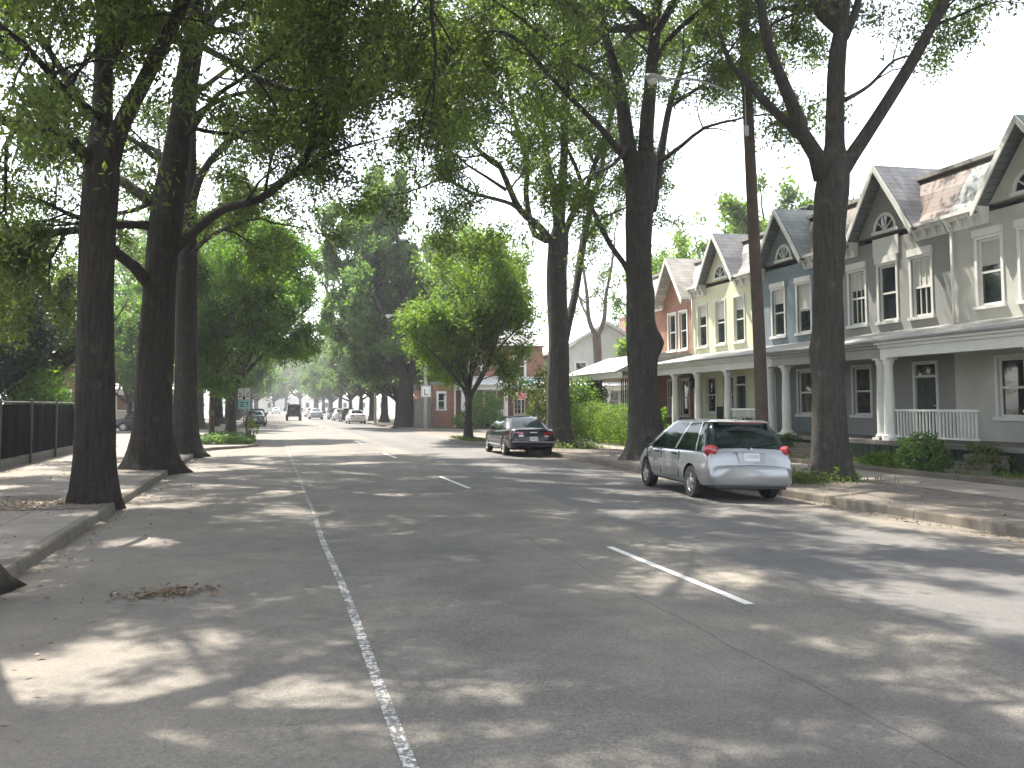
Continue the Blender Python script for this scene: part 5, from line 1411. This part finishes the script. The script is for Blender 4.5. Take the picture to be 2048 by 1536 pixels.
st = [(-2.175, .70, .36, .62), (-2.15, .76, .31, .655), (-2.10, .82, .28, .672), (-2.095, .825, .28, .70), (-2.07, .835, .27, .90), (-2.02, .845, .26, .985), (-1.8, .868, .24, 1.0), (-1.2, .886, .23, .985), (0, .888, .23, .955), (.9, .886, .23, .945), (1.25, .875, .235, .935), (1.7, .85, .24, .86), (2.0, .80, .27, .74), (2.12, .72, .30, .64), (2.175, .60, .36, .56)]
rings = [(.935, -2.06, 1.42, .845, .14), (1.02, -2.02, 1.26, .825, .15), (1.25, -1.87, .86, .735, .16), (1.45, -1.70, .47, .635, .16), (1.50, -1.62, .36, .60, .16), (1.525, -1.52, .26, .55, .15)]
fr = (0, .13, .155, .47, .50, .94, 1.0)
def oval_lamp(s, x, y, z, a, b, out=.075):
    n = np.array((s * .72, -.69, 0)); t = np.array((s * .69, .72, 0)); c = np.array((x * s, y, z)); P = []
    for d, k in ((-.12, 1.0), (out * .45, 1.0), (out * .85, .82), (out, .5)):
        for j in range(16):
            w = 2 * pi * j / 16; P.append(c + n * d + t * a * k * cos(w) + np.array((0, 0, b * k * sin(w))))
    return hull(P)
lamps = []
for s in (-1, 1):
    lamps.append(('tail_lamp', oval_lamp(s, .776, -1.985, .955, .13, .11, .036), M['lamp_red']))
    lamps.append(('indicator_lamp', oval_lamp(s, .765, -1.985, .79, .10, .045, .02), M['lamp_clear']))
silver = car('parked_car', 'silver five-door hatchback parked at the right kerb', 'car', 4.35, 1.776, st, rings, fr, ('g', 'gpgpgp', 'p'), M['silver'], (-1.22, 1.38), .315, .2, lamps, (-2.125, .775, .02), extra=hatch_extra(M['silver']), rear_glass=(0, 3))
silver.location = (9.12, 17.95, -.076); silver.rotation_euler = (0, radians(1.3), radians(-4.0))

# ---- dark sedan
def sedan_st(h=1.0):
    return [(-2.38, .62, .42, .62), (-2.34, .74, .34, .80), (-2.28, .80, .30, .96), (-2.15, .845, .27, 1.01), (-1.7, .885, .23, 1.015), (-1.0, .905, .22, .985), (0, .91, .22, .955), (.9, .905, .22, .945), (1.3, .89, .23, .93), (1.8, .855, .25, .84), (2.15, .79, .28, .72), (2.3, .70, .32, .62), (2.37, .58, .38, .54)]
srings = [(.95, -1.72, 1.40, .83, .16), (1.02, -1.60, 1.26, .81, .18), (1.22, -1.22, .86, .72, .18), (1.36, -.90, .50, .63, .18), (1.415, -.72, .30, .58, .18), (1.43, -.60, .18, .53, .17)]
sfr = (0, .10, .14, .48, .52, .94, .97, 1.0)
def sedan_extra(paint, bumper=None):
    def f(root):
        for s in (-1, 1):
            for y in (-.55, .42):
                h = rbox(s * .905 - .02, s * .905 + .02, y, y + .2, .82, .85, .008); build('door_handle', h, M['blackplastic'], root)
            mm = hull([(s * .82, 1.10, .98), (s * .82, 1.28, .99), (s * 1.0, 1.08, 1.0), (s * 1.02, 1.16, 1.02), (s * 1.0, 1.08, 1.12), (s * 1.0, 1.18, 1.12), (s * .86, 1.10, 1.1)]); build('wing_mirror', mm, M['blackplastic'], root, angle=40)
            tr_ = rbox(s * .908 - .012, s * .908 + .012, -1.0, 1.0, .36, .40, .008); build('side_moulding', tr_, M['galv'], root)
        bl = rbox(-.78, .78, -2.40, -2.2, .52, .56, .015); build('bumper_moulding', bl, M['grey_paint_car'], root)
        em = MB(); em.box(-.13, .13, -2.356, -2.34, .86, .90); build('badge', em, M['alloy'], root)
    return f
def sedan_lamps():
    out = []
    for s in (-1, 1):
        out.append(('tail_lamp', hull([(s * .36, -2.37, .72), (s * .74, -2.33, .70), (s * .86, -2.1, .73), (s * .845, -2.05, .90), (s * .74, -2.30, .905), (s * .38, -2.345, .89), (s * .6, -2.1, .75), (s * .6, -2.1, .88)]), M['lamp_red']))
        out.append(('reversing_lamp', hull([(s * .40, -2.375, .725), (s * .56, -2.365, .72), (s * .56, -2.36, .775), (s * .40, -2.37, .78), (s * .5, -2.2, .75)]), M['lamp_clear']))
    return out
def sedan(name, label, paint, group=None):
    return car(name, label, 'car', 4.76, 1.82, sedan_st(), srings, sfr, ('p', 'ppgpgpp', 'p'), paint, (-1.38, 1.36), .32, .2, sedan_lamps(), (-2.415, .575, .02), extra=sedan_extra(paint), group=group, rear_glass=(1, 4))
black = sedan('parked_car', 'black sedan parked at the right kerb beside the many-limbed oak', M['black_paint'])
black.location = (9.27, 33.7, -.078); black.rotation_euler = (0, radians(1.2), radians(-1.0))

# ---- black boxy off-roader driving away
def suv_extra(root):
    sp = MB(); sp.lathe([(.33, -.1), (.36, -.06), (.36, .06), (.30, .1)], -.12, -2.02, 24, 'y', 1.0); build('spare_wheel', sp, M['rubber'], root, angle=40)
    b = rbox(-.80, .80, -2.12, -1.95, .50, .66, .03); build('bumper', b, M['blackplastic'], root)
    for s in (-1, 1):
        f = hull([(s * .70, -1.75, .80), (s * .92, -1.75, .80), (s * .70, -.85, .80), (s * .92, -.85, .80), (s * .72, -1.6, .92), (s * .90, -1.6, .90), (s * .72, -1.0, .92), (s * .90, -1.0, .90)]); build('wheel_flare', f, M['blackplastic'], root)
        m_ = rbox(s * .98 - .09, s * .98 + .09, .75, .86, 1.18, 1.34, .02); build('wing_mirror', m_, M['blackplastic'], root)
sst = [(-1.95, .70, .52, 1.05), (-1.9, .765, .45, 1.12), (-1.0, .78, .42, 1.13), (.5, .78, .42, 1.12), (.9, .74, .44, 1.10), (1.7, .66, .46, 1.05), (1.85, .6, .5, .95)]
sr = [(1.12, -1.92, .92, .755, .07), (1.16, -1.92, .90, .75, .07), (1.6, -1.86, .68, .70, .07), (1.74, -1.84, .60, .685, .07), (1.80, -1.80, .54, .66, .07), (1.82, -1.74, .48, .6, .07)]
sl_ = [('tail_lamp', rbox(s * .70 - .06, s * .70 + .06, -2.0, -1.9, .78, 1.0, .01), M['lamp_red']) for s in (-1, 1)]
suv = car('moving_car', 'black boxy off-road car driving away in the middle lane', 'car', 3.9, 1.72, sst, sr, (0, .04, .30, .34, .66, .70, .97, 1.0), ('p', 'pgpgpgp', 'p'), M['black_paint'], (-1.28, 1.22), .37, .24, sl_, (-2.03, .62, .0), extra=suv_extra)
suv.location = (2.75, 112, 0); suv.scale = (1.08, 1.08, 1.08)

def repaint(o, paint):
    for c in o.children:
        for sl in c.material_slots:
            if sl.material and sl.material.name in ('silver_car_paint', 'black_car_paint'):
                sl.link = 'OBJECT'; sl.material = paint
def car_copy(src, x, y, paint, label, group=None, name='parked_car', rz=0):
    c = copy_tree(src); c.name = name; c.location = (x, y, float(road_z(x, y))); c.rotation_euler = (0, 0, rz)
    c['label'] = label
    if group: c['group'] = group
    repaint(c, paint); return c
GL, GR = 'cars parked along the left kerb past the crossing', 'cars parked along the right kerb past the crossing'
car_copy(black, -1.3, 82.5, M['green_paint_car'], 'dark green sedan parked first past the crossing at the left kerb', GL)
car_copy(silver, -1.25, 89.5, M['black_paint'], 'dark hatchback parked ahead of the dark green sedan on the left', GL)
car_copy(black, -1.25, 97, M['silver'], 'silver sedan parked third in the left row past the crossing', GL)
car_copy(black, -1.3, 106, M['grey_paint_car'], 'grey sedan parked fourth in the left row past the crossing', GL)
car_copy(black, 8.55, 93.5, M['white_paint_car'], 'white sedan parked nearest in the right row past the crossing', GR, rz=radians(1))
car_copy(silver, 8.6, 104, M['black_paint'], 'black hatchback parked ahead of the white sedan on the right', GR)
car_copy(black, 8.5, 114, M['white_paint_car'], 'white sedan parked third in the right row past the crossing', GR)
car_copy(silver, 8.5, 124, M['silver'], 'silver hatchback parked fourth in the right row past the crossing', GR)
car_copy(black, 5.9, 122, M['grey_paint_car'], 'grey sedan driving away to the right of the black off-roader', None, 'moving_car')
car_copy(black, 6.4, 150, M['white_paint_car'], 'white sedan driving far ahead of the grey sedan', None, 'moving_car')
car_copy(black, 1.2, 205, M['white_paint_car'], 'white sedan far off in the bright light at the end of the street', None, 'moving_car')
car_copy(silver, -8.5, 66.6, M['black_paint'], 'dark hatchback on the side street by the left lawn', None, rz=radians(90))

# ------------------------------------------------------------------ poles, lamps, signs
def cobra(root, P0, P1, r=.032):
    """curved arm with a cobra head lamp from P0 on the pole to P1 over the road"""
    P0, P1 = np.array(P0, float), np.array(P1, float)
    a = MB(); c = P0 * .45 + P1 * .55 + np.array((0, 0, .16 * np.linalg.norm(P1 - P0)))
    pts = [P0 * (1 - t) ** 2 + 2 * c * t * (1 - t) + P1 * t * t for t in np.linspace(0, 1, 14)]
    a.tube(pts, [r] * 14, 8)
    o = tuple(root.location)
    build('lamp_arm', a, M['galv'], root, off=o, smooth=True)
    d = unit(P1 - pts[-2]); d[2] *= .4; d = unit(d)
    h = MB(); prof = [(0, .05), (.12, .075), (.28, .13), (.5, .155), (.64, .12), (.72, .03)]
    h.tube([P1 + d * t for t, _ in prof], [w for _, w in prof], 14)
    h.v = [(x, y, P1[2] + (z - P1[2]) * .62 + .02) for x, y, z in h.v]
    hd = build('lamp_head', h, M['lamp_shell'], root, off=o, smooth=True)
    l = MB(); q = P1 + d * .48
    l.lathe([(.02, -.15), (.09, -.13), (.13, -.07), (.13, -.03)], q[0], q[1], 14, 'z', q[2])
    build('lamp_lens', l, M['lamp_lens'], hd, off=o, smooth=True)

Yp = 23.4
pb = at(1524, 880, Yp); pt = at(1486, 0, Yp)
root = thing('utility_pole', 'brown wooden utility pole carrying a street lamp over the silver hatchback', 'utility pole', (pb[0], Yp, GZ))
top = pt + (pt - at(1510, 550, Yp)) * .55
p = MB(); b_ = np.array((pb[0] + .02, Yp, 0))
bend = at(1506, 430, Yp)
pts, rad = resample([b_, at(1519, 700, Yp), bend, pt, top], [.185, .172, .16, .145, .125], .5)
p.tube(pts, rad, 16, lambda i, a, q: 1 + .02 * sin(3 * a + i * .4))
build('pole', p, M['dark_wood'], root, off=tuple(root.location), smooth=True)
cobra(root, at(1488, 205, Yp - .05), at(1330, 160, Yp - 1.2), .03)
bx = MB(); q = at(1492, 262, Yp - .22); bx.cbox(q[0], q[1], q[2], .12, .1, .3); bx.tube([q, q + (.02, .06, 2.2)], [.02, .02], 6); build('conduit', bx, M['galv'], root, off=tuple(root.location))
br = MB(); br.box(top[0] - 1.1, top[0] + 1.1, Yp - .2, Yp - .08, top[2] - .5, top[2] - .38); build('crossarm', br, M['dark_wood'], root, off=tuple(root.location))

q = at(423, 872, 49.6)
root = thing('utility_pole', 'slim dark wooden pole at the left corner by the planted island', 'utility pole', (q[0], 49.6, GZ))
p = MB(); p.tube([(q[0], 49.6, 0), (q[0], 49.6, 5), (q[0] + .02, 49.6, 10.5)], [.15, .135, .11], 12); build('pole', p, M['dark_wood'], root, off=tuple(root.location), smooth=True)
p = MB(); p.box(q[0] - .16, q[0] + .16, 49.42, 49.455, 1.25, 1.5); build('notice', p, M['grey_wood'], root, off=tuple(root.location))
p = rbox(q[0] + .15, q[0] + .55, 49.4, 49.8, 1.2, 1.75, .05); build('meter_box', p, M['blackplastic'], root, off=tuple(root.location))

# lane sign on the left: white sheet with three arrows over a pale cyan sheet
Ys = 82.0; q0 = at(476, 776, Ys); q1 = at(500, 818, Ys)
root = thing('lane_sign', 'tall lane arrow sign, white over pale cyan, at the left kerb past the crossing', 'sign', ((q0[0] + q1[0]) / 2, Ys, GZ))
sx, sz = (q0[0] + q1[0]) / 2, 0; W_ = q1[0] - q0[0]; zt, zb_ = q0[2], q1[2]; zm = zb_ + (zt - zb_) * .44
o = tuple(root.location)
p = MB(); p.box(sx - .05, sx + .05, Ys + .03, Ys + .1, 0, zt - .1); build('post', p, M['galv'], root, off=o)
p = MB(); p.box(sx - W_ / 2, sx + W_ / 2, Ys - .01, Ys + .01, zm + .01, zt); w1 = build('arrow_panel', p, M['sign_white'], root, off=o)
p = MB(); p.box(sx - W_ / 2 + .04, sx + W_ / 2, Ys - .01, Ys + .01, zb_, zm); w2 = build('lower_panel', p, M['sign_cyan'], root, off=o)
p = MB()
def flat(poly): p.prism([(sx + x * W_, zm + z * (zt - zm)) for x, z in poly], 'y', Ys - .016, Ys - .0105)
flat([(-.02, .1), (.02, .1), (.02, .95), (-.02, .95)])
flat([(-.10, .02), (.10, .02), (.10, .22), (0, .42), (-.10, .22)])
for s in (-1, 1):
    flat([(s * .40, .30), (s * .18, .38), (s * .18, .30), (s * .22, .28), (s * .36, .22)][::s]); flat([(s * .42, .62), (s * .20, .54), (s * .22, .46), (s * .42, .52)][::s])
build('arrows', p, M['sign_black'], w1, off=o)
p = MB()
hh = zm - zb_
for x0, x1, z0, z1 in ((-.34, .05, .66, .76), (-.34, .05, .42, .50), (-.34, -.02, .24, .32), (.20, .34, .55, .75), (.22, .32, .30, .40)): p.box(sx + x0 * W_, sx + x1 * W_, Ys - .016, Ys - .0105, zb_ + z0 * hh, zb_ + z1 * hh)
build('print_lines', p, M['sign_black'], w2, off=o)

# pale signal pole on the far right corner with a white sign and a cobra lamp
Yq = 66.5; q = at(851, 858, Yq)
root = thing('street_lamp', 'pale concrete lamp pole with a white sign, on the far right corner', 'street lamp', (q[0], Yq, GZ))
o = tuple(root.location); x = q[0]
p = MB(); p.tube([(x, Yq, 0), (x, Yq, 4), (x, Yq, 8.3)], [.16, .12, .085], 14); build('pole', p, M['concrete_pole'], root, off=o, smooth=True)
zc = at(851, 783, Yq)[2]; p = MB(); p.box(x - .36, x + .36, Yq - .20, Yq - .175, zc - .42, zc + .42); sg = build('sign', p, M['sign_white'], root, off=o)
p = MB()
for a, b, c, d in ((-.31, .31, -.37, -.345), (-.31, .31, .345, .37), (-.31, -.285, -.345, .345), (.285, .31, -.345, .345), (-.14, .14, -.26, -.2), (-.14, -.08, -.2, .18)): p.box(x + a, x + b, Yq - .206, Yq - .2005, zc + c, zc + d)
build('print', p, M['sign_black'], sg, off=o)
cobra(root, (x, Yq, 8.1), (x - 2.4, Yq - .3, 8.4), .04)
Yr = 90.0
root = thing('street_lamp', 'distant street lamp on the right kerb beyond the corner tree', 'street lamp', (10.2, Yr, GZ))
p = MB(); p.tube([(10.2, Yr, 0), (10.2, Yr, 8.8)], [.14, .08], 12); build('pole', p, M['concrete_pole'], root, off=tuple(root.location), smooth=True)
cobra(root, (10.2, Yr, 8.6), (7.9, Yr - .3, 9.0), .04)

# stop sign with street name blade
Yt = 63.9; q = at(1043, 788, Yt)
root = thing('stop_sign', 'faded red stop sign with teal street name blade above, by the corner house', 'sign', (q[0], Yt, GZ)); o = tuple(root.location)
zt = at(1048, 763, Yt)[2]
p = MB(); p.box(q[0] - .03, q[0] + .03, Yt + .015, Yt + .06, 0, zt + .12); build('post', p, M['galv'], root, off=o)
R8 = .44; oc = lambda r: [(q[0] + r * cos(pi / 8 + k * pi / 4), q[2] + r * sin(pi / 8 + k * pi / 4)) for k in range(8)]
p = MB(); p.prism(oc(R8), 'y', Yt - .006, Yt + .012); e = build('sign_plate', p, M['sign_white'], root, off=o)
p = MB(); p.prism(oc(R8 * .93), 'y', Yt - .010, Yt - .0065); build('red_face', p, M['sign_red'], e, off=o)
def text(name, body, size, mat, parent, loc, rx=pi / 2, rz=0, ext=.002):
    c = bpy.data.curves.new(name, 'FONT'); c.body = body; c.size = size; c.align_x = 'CENTER'; c.align_y = 'CENTER'; c.extrude = ext
    c.materials.append(mat); t0 = bpy.data.objects.new(name + '_curve', c); COL.objects.link(t0)
    dg = bpy.context.evaluated_depsgraph_get(); dg.update(); me = bpy.data.meshes.new_from_object(t0.evaluated_get(dg)); bpy.data.objects.remove(t0)
    t = bpy.data.objects.new(name, me); link(t, parent); t.location = loc; t.rotation_euler = (rx, 0, rz); return t
text('lettering', 'STOP', .34, M['sign_white'], e, (0, -.014, q[2] - GZ))
p = MB(); p.box(q[0] + .0, q[0] + .95, Yt - .012, Yt + .0, zt - .16, zt + .10); build('name_blade', p, M['sign_teal'], root, off=o)
# leaning striped stake tied to the yellow-green tree
q = at(927, 882, 44.0)
root = thing('stake', 'dark striped stake leaning against the yellow-green tree on the right verge', 'stake', (q[0], 44.0, GZ)); o = tuple(root.location)
qt = at(936, 800, 44.3)
p = MB(); p.tube([(q[0], 44.0, GZ), tuple(qt)], [.045, .04], 8); build('pole', p, M['dark_wood'], root, off=o)
p = MB(); a = np.array((q[0], 44.0, GZ)); b_ = np.array(qt); 
for t in (.42, .56, .70): 
    m_ = a + (b_ - a) * t; n_ = a + (b_ - a) * (t + .10)
    p.tube([m_ + (-.06, -.02, 0), n_ + (.10, -.02, 0)], [.055, .06], 8)
build('wrapping', p, M['blackplastic'], root, off=o)

# ------------------------------------------------------------------ black screened fence on the left
root = thing('screened_fence', 'chain fence with black privacy screen and steel posts along the left pavement', 'fence', (-7.1, 27, GZ)); o = tuple(root.location)
FX = -7.15; F0, F1 = 10.0, 35.8
rng = np.random.default_rng(6); s = MB(); N_ = 130
yy = np.linspace(F0, F1, N_); off_ = .03 * np.sin(yy * 2.3) + .025 * np.sin(yy * 5.1 + 1) + rng.normal(0, .006, N_)
for i in range(N_ - 1):
    for (za, zb2, k0, k1) in ((.28, .8, .6, 1.3), (.8, 1.5, 1.3, 1.1), (1.5, 1.80, 1.1, .2)):
        s.quad((FX + off_[i] * k0, yy[i], za), (FX + off_[i + 1] * k0, yy[i + 1], za), (FX + off_[i + 1] * k1, yy[i + 1], zb2), (FX + off_[i] * k1, yy[i], zb2))
build('screen', s, M['screen'], root, off=o, smooth=True)
for y in np.arange(F0, F1 + .1, 3.225):
    p = MB(); p.lathe([(.038, 0), (.038, 1.92), (.045, 1.93), (.03, 1.97)], FX + .13, y, 10, 'z', 0); build('post', p, M['post_dark'], root, off=o, smooth=True)
p = MB(); p.tube([(FX + .09, F0, 1.86), (FX + .09, F1, 1.86)], [.025, .025], 8); build('top_rail', p, M['post_dark'], root, off=o, smooth=True)
p = MB(); p.box(FX - .15, FX + .05, F0, F1, 0, .30); build('base_wall', p, M['grey_wood'], root, off=o)
# flowers showing through the end of the screen
# ------------------------------------------------------------------ shrubs and hedges
def shrub(label, c, r, mat, n=2600, size=(.05, .09), seed=1, name='shrub', box=False, cat='shrub', stems=7, group=None, z0=GZ):
    rng = np.random.default_rng(seed); root = thing(name, label, cat, (c[0], c[1], z0), 0, group)
    st_ = MB()
    for k in range(stems):
        a = 2 * pi * k / stems + rng.uniform(-.3, .3); rr = rng.uniform(.25, .7)
        e = np.array((r[0] * rr * cos(a), r[1] * rr * sin(a), r[2] * rng.uniform(.9, 1.5)))
        st_.tube([(e[0] * .15, e[1] * .15, -.03), e * .55, e], [.022, .015, .006], 5)
    build('stems', st_, M['bark'], root)
    # leaves in clumps through the volume, denser towards the outside
    P = []; D = []
    nc = max(24, n // 45)
    for k in range(nc):
        d = rng.normal(size=3); d /= np.linalg.norm(d)
        if box: d = d / np.max(np.abs(d)) ** .75
        rad = rng.uniform(.45, 1.0) ** .5
        ctr = d * rad * np.array((r[0], r[1], r[2])) + np.array((0, 0, r[2]))
        m = n // nc; q = ctr + rng.normal(size=(m, 3)) * np.array(r) * .13
        P.append(q); D.append(np.repeat(d[None], m, 0))
    P = np.concatenate(P); D = np.concatenate(D); ok = P[:, 2] > .02; P, D = P[ok], D[ok]; n = len(P)
    d = D * (.15 if box else .6) + rng.normal(size=(n, 3)) * .7; d[:, 2] += .15; d /= np.linalg.norm(d, axis=1)[:, None]
    w = np.cross(d, D + rng.normal(size=(n, 3)) * .6); w /= np.linalg.norm(w, axis=1)[:, None] + 1e-9
    l = rng.uniform(*size, n)[:, None]; hw = l * .36
    v = np.stack([P, P + d * l * .45 + w * hw, P + d * l, P + d * l * .45 - w * hw], 1).reshape(-1, 3)
    link(bpy.data.objects.new('foliage', leaf_mesh('foliage', v, mat)), root)
    return root
shrub('bright green clipped hedge mound left of the tall oak by the red porch', (14.9, 40.3), (.95, 1.5, .88), M['leaf_lime'], 13000, (.05, .08), 1, 'hedge', True, 'hedge', z0=GZ + .05)
shrub('yellowish hedge running from the mound toward the red porch', (15.0, 37.3), (.8, 1.5, .8), M['leaf_lime'], 11000, (.05, .08), 2, 'hedge', True, 'hedge', z0=GZ + .05)
shrub('loose leafy bush standing over the clipped hedge mound', (15.4, 43.4), (1.3, 1.6, 1.55), M['leaf_bright'], 5200, (.09, .16), 3)
shrub('pale green bush between the many-limbed oak and the hedge mound', (14.2, 44.8), (1.3, 1.4, 1.9), M['leaf_oak2'], 4600, (.10, .17), 4)
shrub('dark clipped shrub in front of the slate blue porch', (16.5, 29.7), (.62, 1.0, .58), M['leaf_dark'], 6500, (.04, .07), 5, box=True)
shrub('grey-green variegated shrub at the yard edge of the grey house', (15.95, 19.9), (.5, .6, .48), M['leaf_far'], 3200, (.06, .11), 6)
shrub('low green plant on the yard in front of the grey house porch', (16.2, 21.6), (.45, .7, .22), M['leaf_bright'], 1500, (.06, .11), 7)
shrub('straggly bush on the yellow house yard beside a white column', (16.4, 36.9), (.5, .8, .8), M['leaf_bright'], 1300, (.09, .15), 8)
shrub('small round shrub at the pavement edge below the hedges', (15.2, 35.2), (.4, .5, .32), M['leaf_dark'], 1500, (.05, .09), 9)
shrub('leafy bush at the corner house, beyond the yellow-green tree', (15.6, 66.0), (1.3, 1.2, 1.35), M['leaf_bright'], 4200, (.12, .2), 10)
shrub('light green bush at the base of the corner house bush', (14.4, 65.6), (1.2, .9, .65), M['leaf_lime'], 2400, (.10, .17), 11)
shrub('tall vine-like bush by the steps of the corner house', (21.6, 67.0), (1.0, 1.0, 1.7), M['leaf_lime'], 2600, (.12, .2), 12)
shrub('bright leafy bush rising over the black screened fence', (-8.9, 38.6), (1.2, 1.6, 1.5), M['leaf_bright'], 7500, (.09, .16), 13)
shrub('green bush at the street corner of the brick house on the left', (-6.0, 71.5), (1.0, 1.0, 1.1), M['leaf_bright'], 2600, (.14, .22), 15)
shrub('dark shrub under the window of the brick house on the left', (-13.6, 72.2), (1.6, 1.0, .8), M['leaf_dark'], 2400, (.12, .2), 16)
q = at(503, 872, 44.2)
shrub('spindly young shrub at the right end of the planted island', (q[0], 44.2), (.28, .28, .55), M['leaf_lime'], 420, (.07, .13), 18)
for k, (x, y, r_, m_, lab) in enumerate(((16.55, 27.0, .5, 'leaf_oak2', 'low round shrub by the skirt of the grey house porch'), (16.5, 31.6, .4, 'leaf_bright', 'small bright shrub by the slate blue porch steps'), (16.55, 38.6, .55, 'leaf_bright', 'leafy shrub at the red brick end of the yellow porch'), (16.5, 18.6, .5, 'leaf_oak2', 'round shrub by the cream porch skirt'), (15.9, 23.6, .38, 'leaf_lime', 'small lime shrub near the path of the grey house'), (16.3, 34.3, .42, 'leaf_dark', 'dark low shrub by the yellow porch, beside the silver hatchback'))):
    shrub(lab, (x, y), (r_, r_ * 1.3, r_ * .75), M[m_], 2200, (.05, .09), 30 + k)
# small sapling with reddish top in the island
q = at(492, 878, 42.6)
root = thing('sapling', 'thin sapling with a tuft of reddish leaves in the planted island', 'young tree', (q[0], 42.6, GZ))
T = Tree(77); T.limb([(q[0], 42.6, GZ - .05), (q[0] + .02, 42.6, .7), (q[0], 42.6, 1.25)], [.03, .024, .016], 7, .15)
for k in range(9): T.grow((q[0], 42.6, .95 + .03 * k), (cos(k * 2.4), sin(k * 2.4), .5), .35, .01, 3, .0)
wpart('trunk', T.mb, M['bark_dark'], root, smooth=True)
link(bpy.data.objects.new('crown', leaf_mesh('crown', T.leaves(per=45, size=(.07, .12), spread=.1) - np.array(tuple(root.location)), M['leaf_dry'])), root)
# lanterns and porch furniture
for y, lab in ((35.6, 'black lantern hanging under the yellow house porch, near its door'), (37.2, 'black lantern hanging under the yellow house porch, at its far end')):
    root = thing('hanging_lantern', lab, 'lantern', (17.5, y, 2.5), 0, 'lanterns of the yellow porch')
    p = MB(); p.lathe([(.05, 0), (.14, .04), (.12, .3), (.17, .33), (.03, .46)], 0, 0, 6); build('cage', p, M['black_iron'], root)
    p = MB(); p.tube([(0, 0, .46), (0, 0, .81)], [.008, .008], 5); build('chain', p, M['black_iron'], root)
def porch_chair(x, y, z, rz, label):
    root = thing('porch_chair', label, 'chair', (x, y, z), rz); m = M['black_iron']
    p = rbox(-.27, .27, -.25, .25, .38, .43, .02); build('seat', p, m, root)
    p = rbox(-.27, .27, .22, .27, .43, .95, .02); build('backrest', p, m, root)
    for sx in (-1, 1):
        for sy in (-1, 1):
            p = MB(); p.box(sx * .24 - .02, sx * .24 + .02, sy * .22 - .02, sy * .22 + .02, 0, .38); build('leg', p, m, root)
porch_chair(18.2, 35.0, .782, radians(-90), 'dark chair on the yellow house porch behind the utility pole')
porch_chair(20.2, 69.0, .602, radians(0), 'dark chair on the porch of the brick corner house')
# ------------------------------------------------------------------ camera, sun, sky
cam = bpy.data.cameras.new('camera'); co = bpy.data.objects.new('camera', cam); COL.objects.link(co)
scene.camera = co
R = Matrix((RT, UPV, -FW)).transposed()
co.matrix_world = Matrix.Translation((0, 0, H_CAM)) @ R.to_4x4()
cam.sensor_width = 36; cam.lens = F_PX / 2048 * 36
cam.shift_x = (1024 - PX) / 2048; cam.shift_y = -(768 - PY) / 2048
cam.clip_start = .1; cam.clip_end = 3000
SUN_EL = 62.0; SUN_AZ = -25.0           # degrees from the street direction, negative = left
sl = bpy.data.lights.new('sun', 'SUN'); sl.energy = 3.8; sl.angle = radians(.53); sl.color = (1, .94, .84)
so = bpy.data.objects.new('sun', sl); COL.objects.link(so)
sd = Vector((sin(radians(SUN_AZ)) * cos(radians(SUN_EL)), cos(radians(SUN_AZ)) * cos(radians(SUN_EL)), sin(radians(SUN_EL))))
so.rotation_euler = sd.to_track_quat('Z', 'Y').to_euler()
so.location = (0, 0, 60)
w = bpy.data.worlds.new('World'); scene.world = w; w.use_nodes = True
nt = w.node_tree; nt.nodes.clear()
wo = nt.nodes.new('ShaderNodeOutputWorld'); bg = nt.nodes.new('ShaderNodeBackground'); sk = nt.nodes.new('ShaderNodeTexSky')
sk.sky_type = 'NISHITA'; sk.sun_disc = False; sk.sun_elevation = radians(SUN_EL); sk.sun_rotation = radians(SUN_AZ)
sk.air_density = 1.0; sk.dust_density = 1.5; sk.ozone_density = 1.0; sk.altitude = 20
bg.inputs[1].default_value = .15
hs_ = nt.nodes.new('ShaderNodeHueSaturation'); hs_.inputs['Saturation'].default_value = .38
nt.links.new(sk.outputs[0], hs_.inputs['Color']); nt.links.new(hs_.outputs[0], bg.inputs[0]); nt.links.new(bg.outputs[0], wo.inputs[0])
scene.view_settings.view_transform = 'Standard'; scene.view_settings.look = 'None'
scene.view_settings.gamma = 1; scene.view_settings.use_curve_mapping = False
scene.view_settings.exposure = 2.0
cy_ = scene.cycles
cy_.max_bounces = 6; cy_.diffuse_bounces = 3; cy_.glossy_bounces = 3; cy_.transmission_bounces = 4; cy_.transparent_max_bounces = 8
cy_.use_denoising = True
try:
    cy_.denoiser = 'OPENIMAGEDENOISE'; cy_.denoising_input_passes = 'RGB_ALBEDO_NORMAL'
except Exception: pass
cy_.sample_clamp_indirect = 6
cy_.use_adaptive_sampling = True; cy_.adaptive_threshold = .01
hz = MB(); hz.box(-150, 150, -40, 360, -1.3, 32)
m, nt_, out_ = new_mat('summer_haze'); v_ = N(nt_, 'VolumePrincipled'); v_.inputs['Color'].default_value = (.93, .96, 1, 1); v_.inputs['Density'].default_value = .0007; v_.inputs['Anisotropy'].default_value = .35
nt_.links.new(v_.outputs[0], out_.inputs['Volume'])
tag(build('haze', hz, m), kind='stuff')
cy_.volume_bounces = 0
print('leaves', LEAFCOUNT)
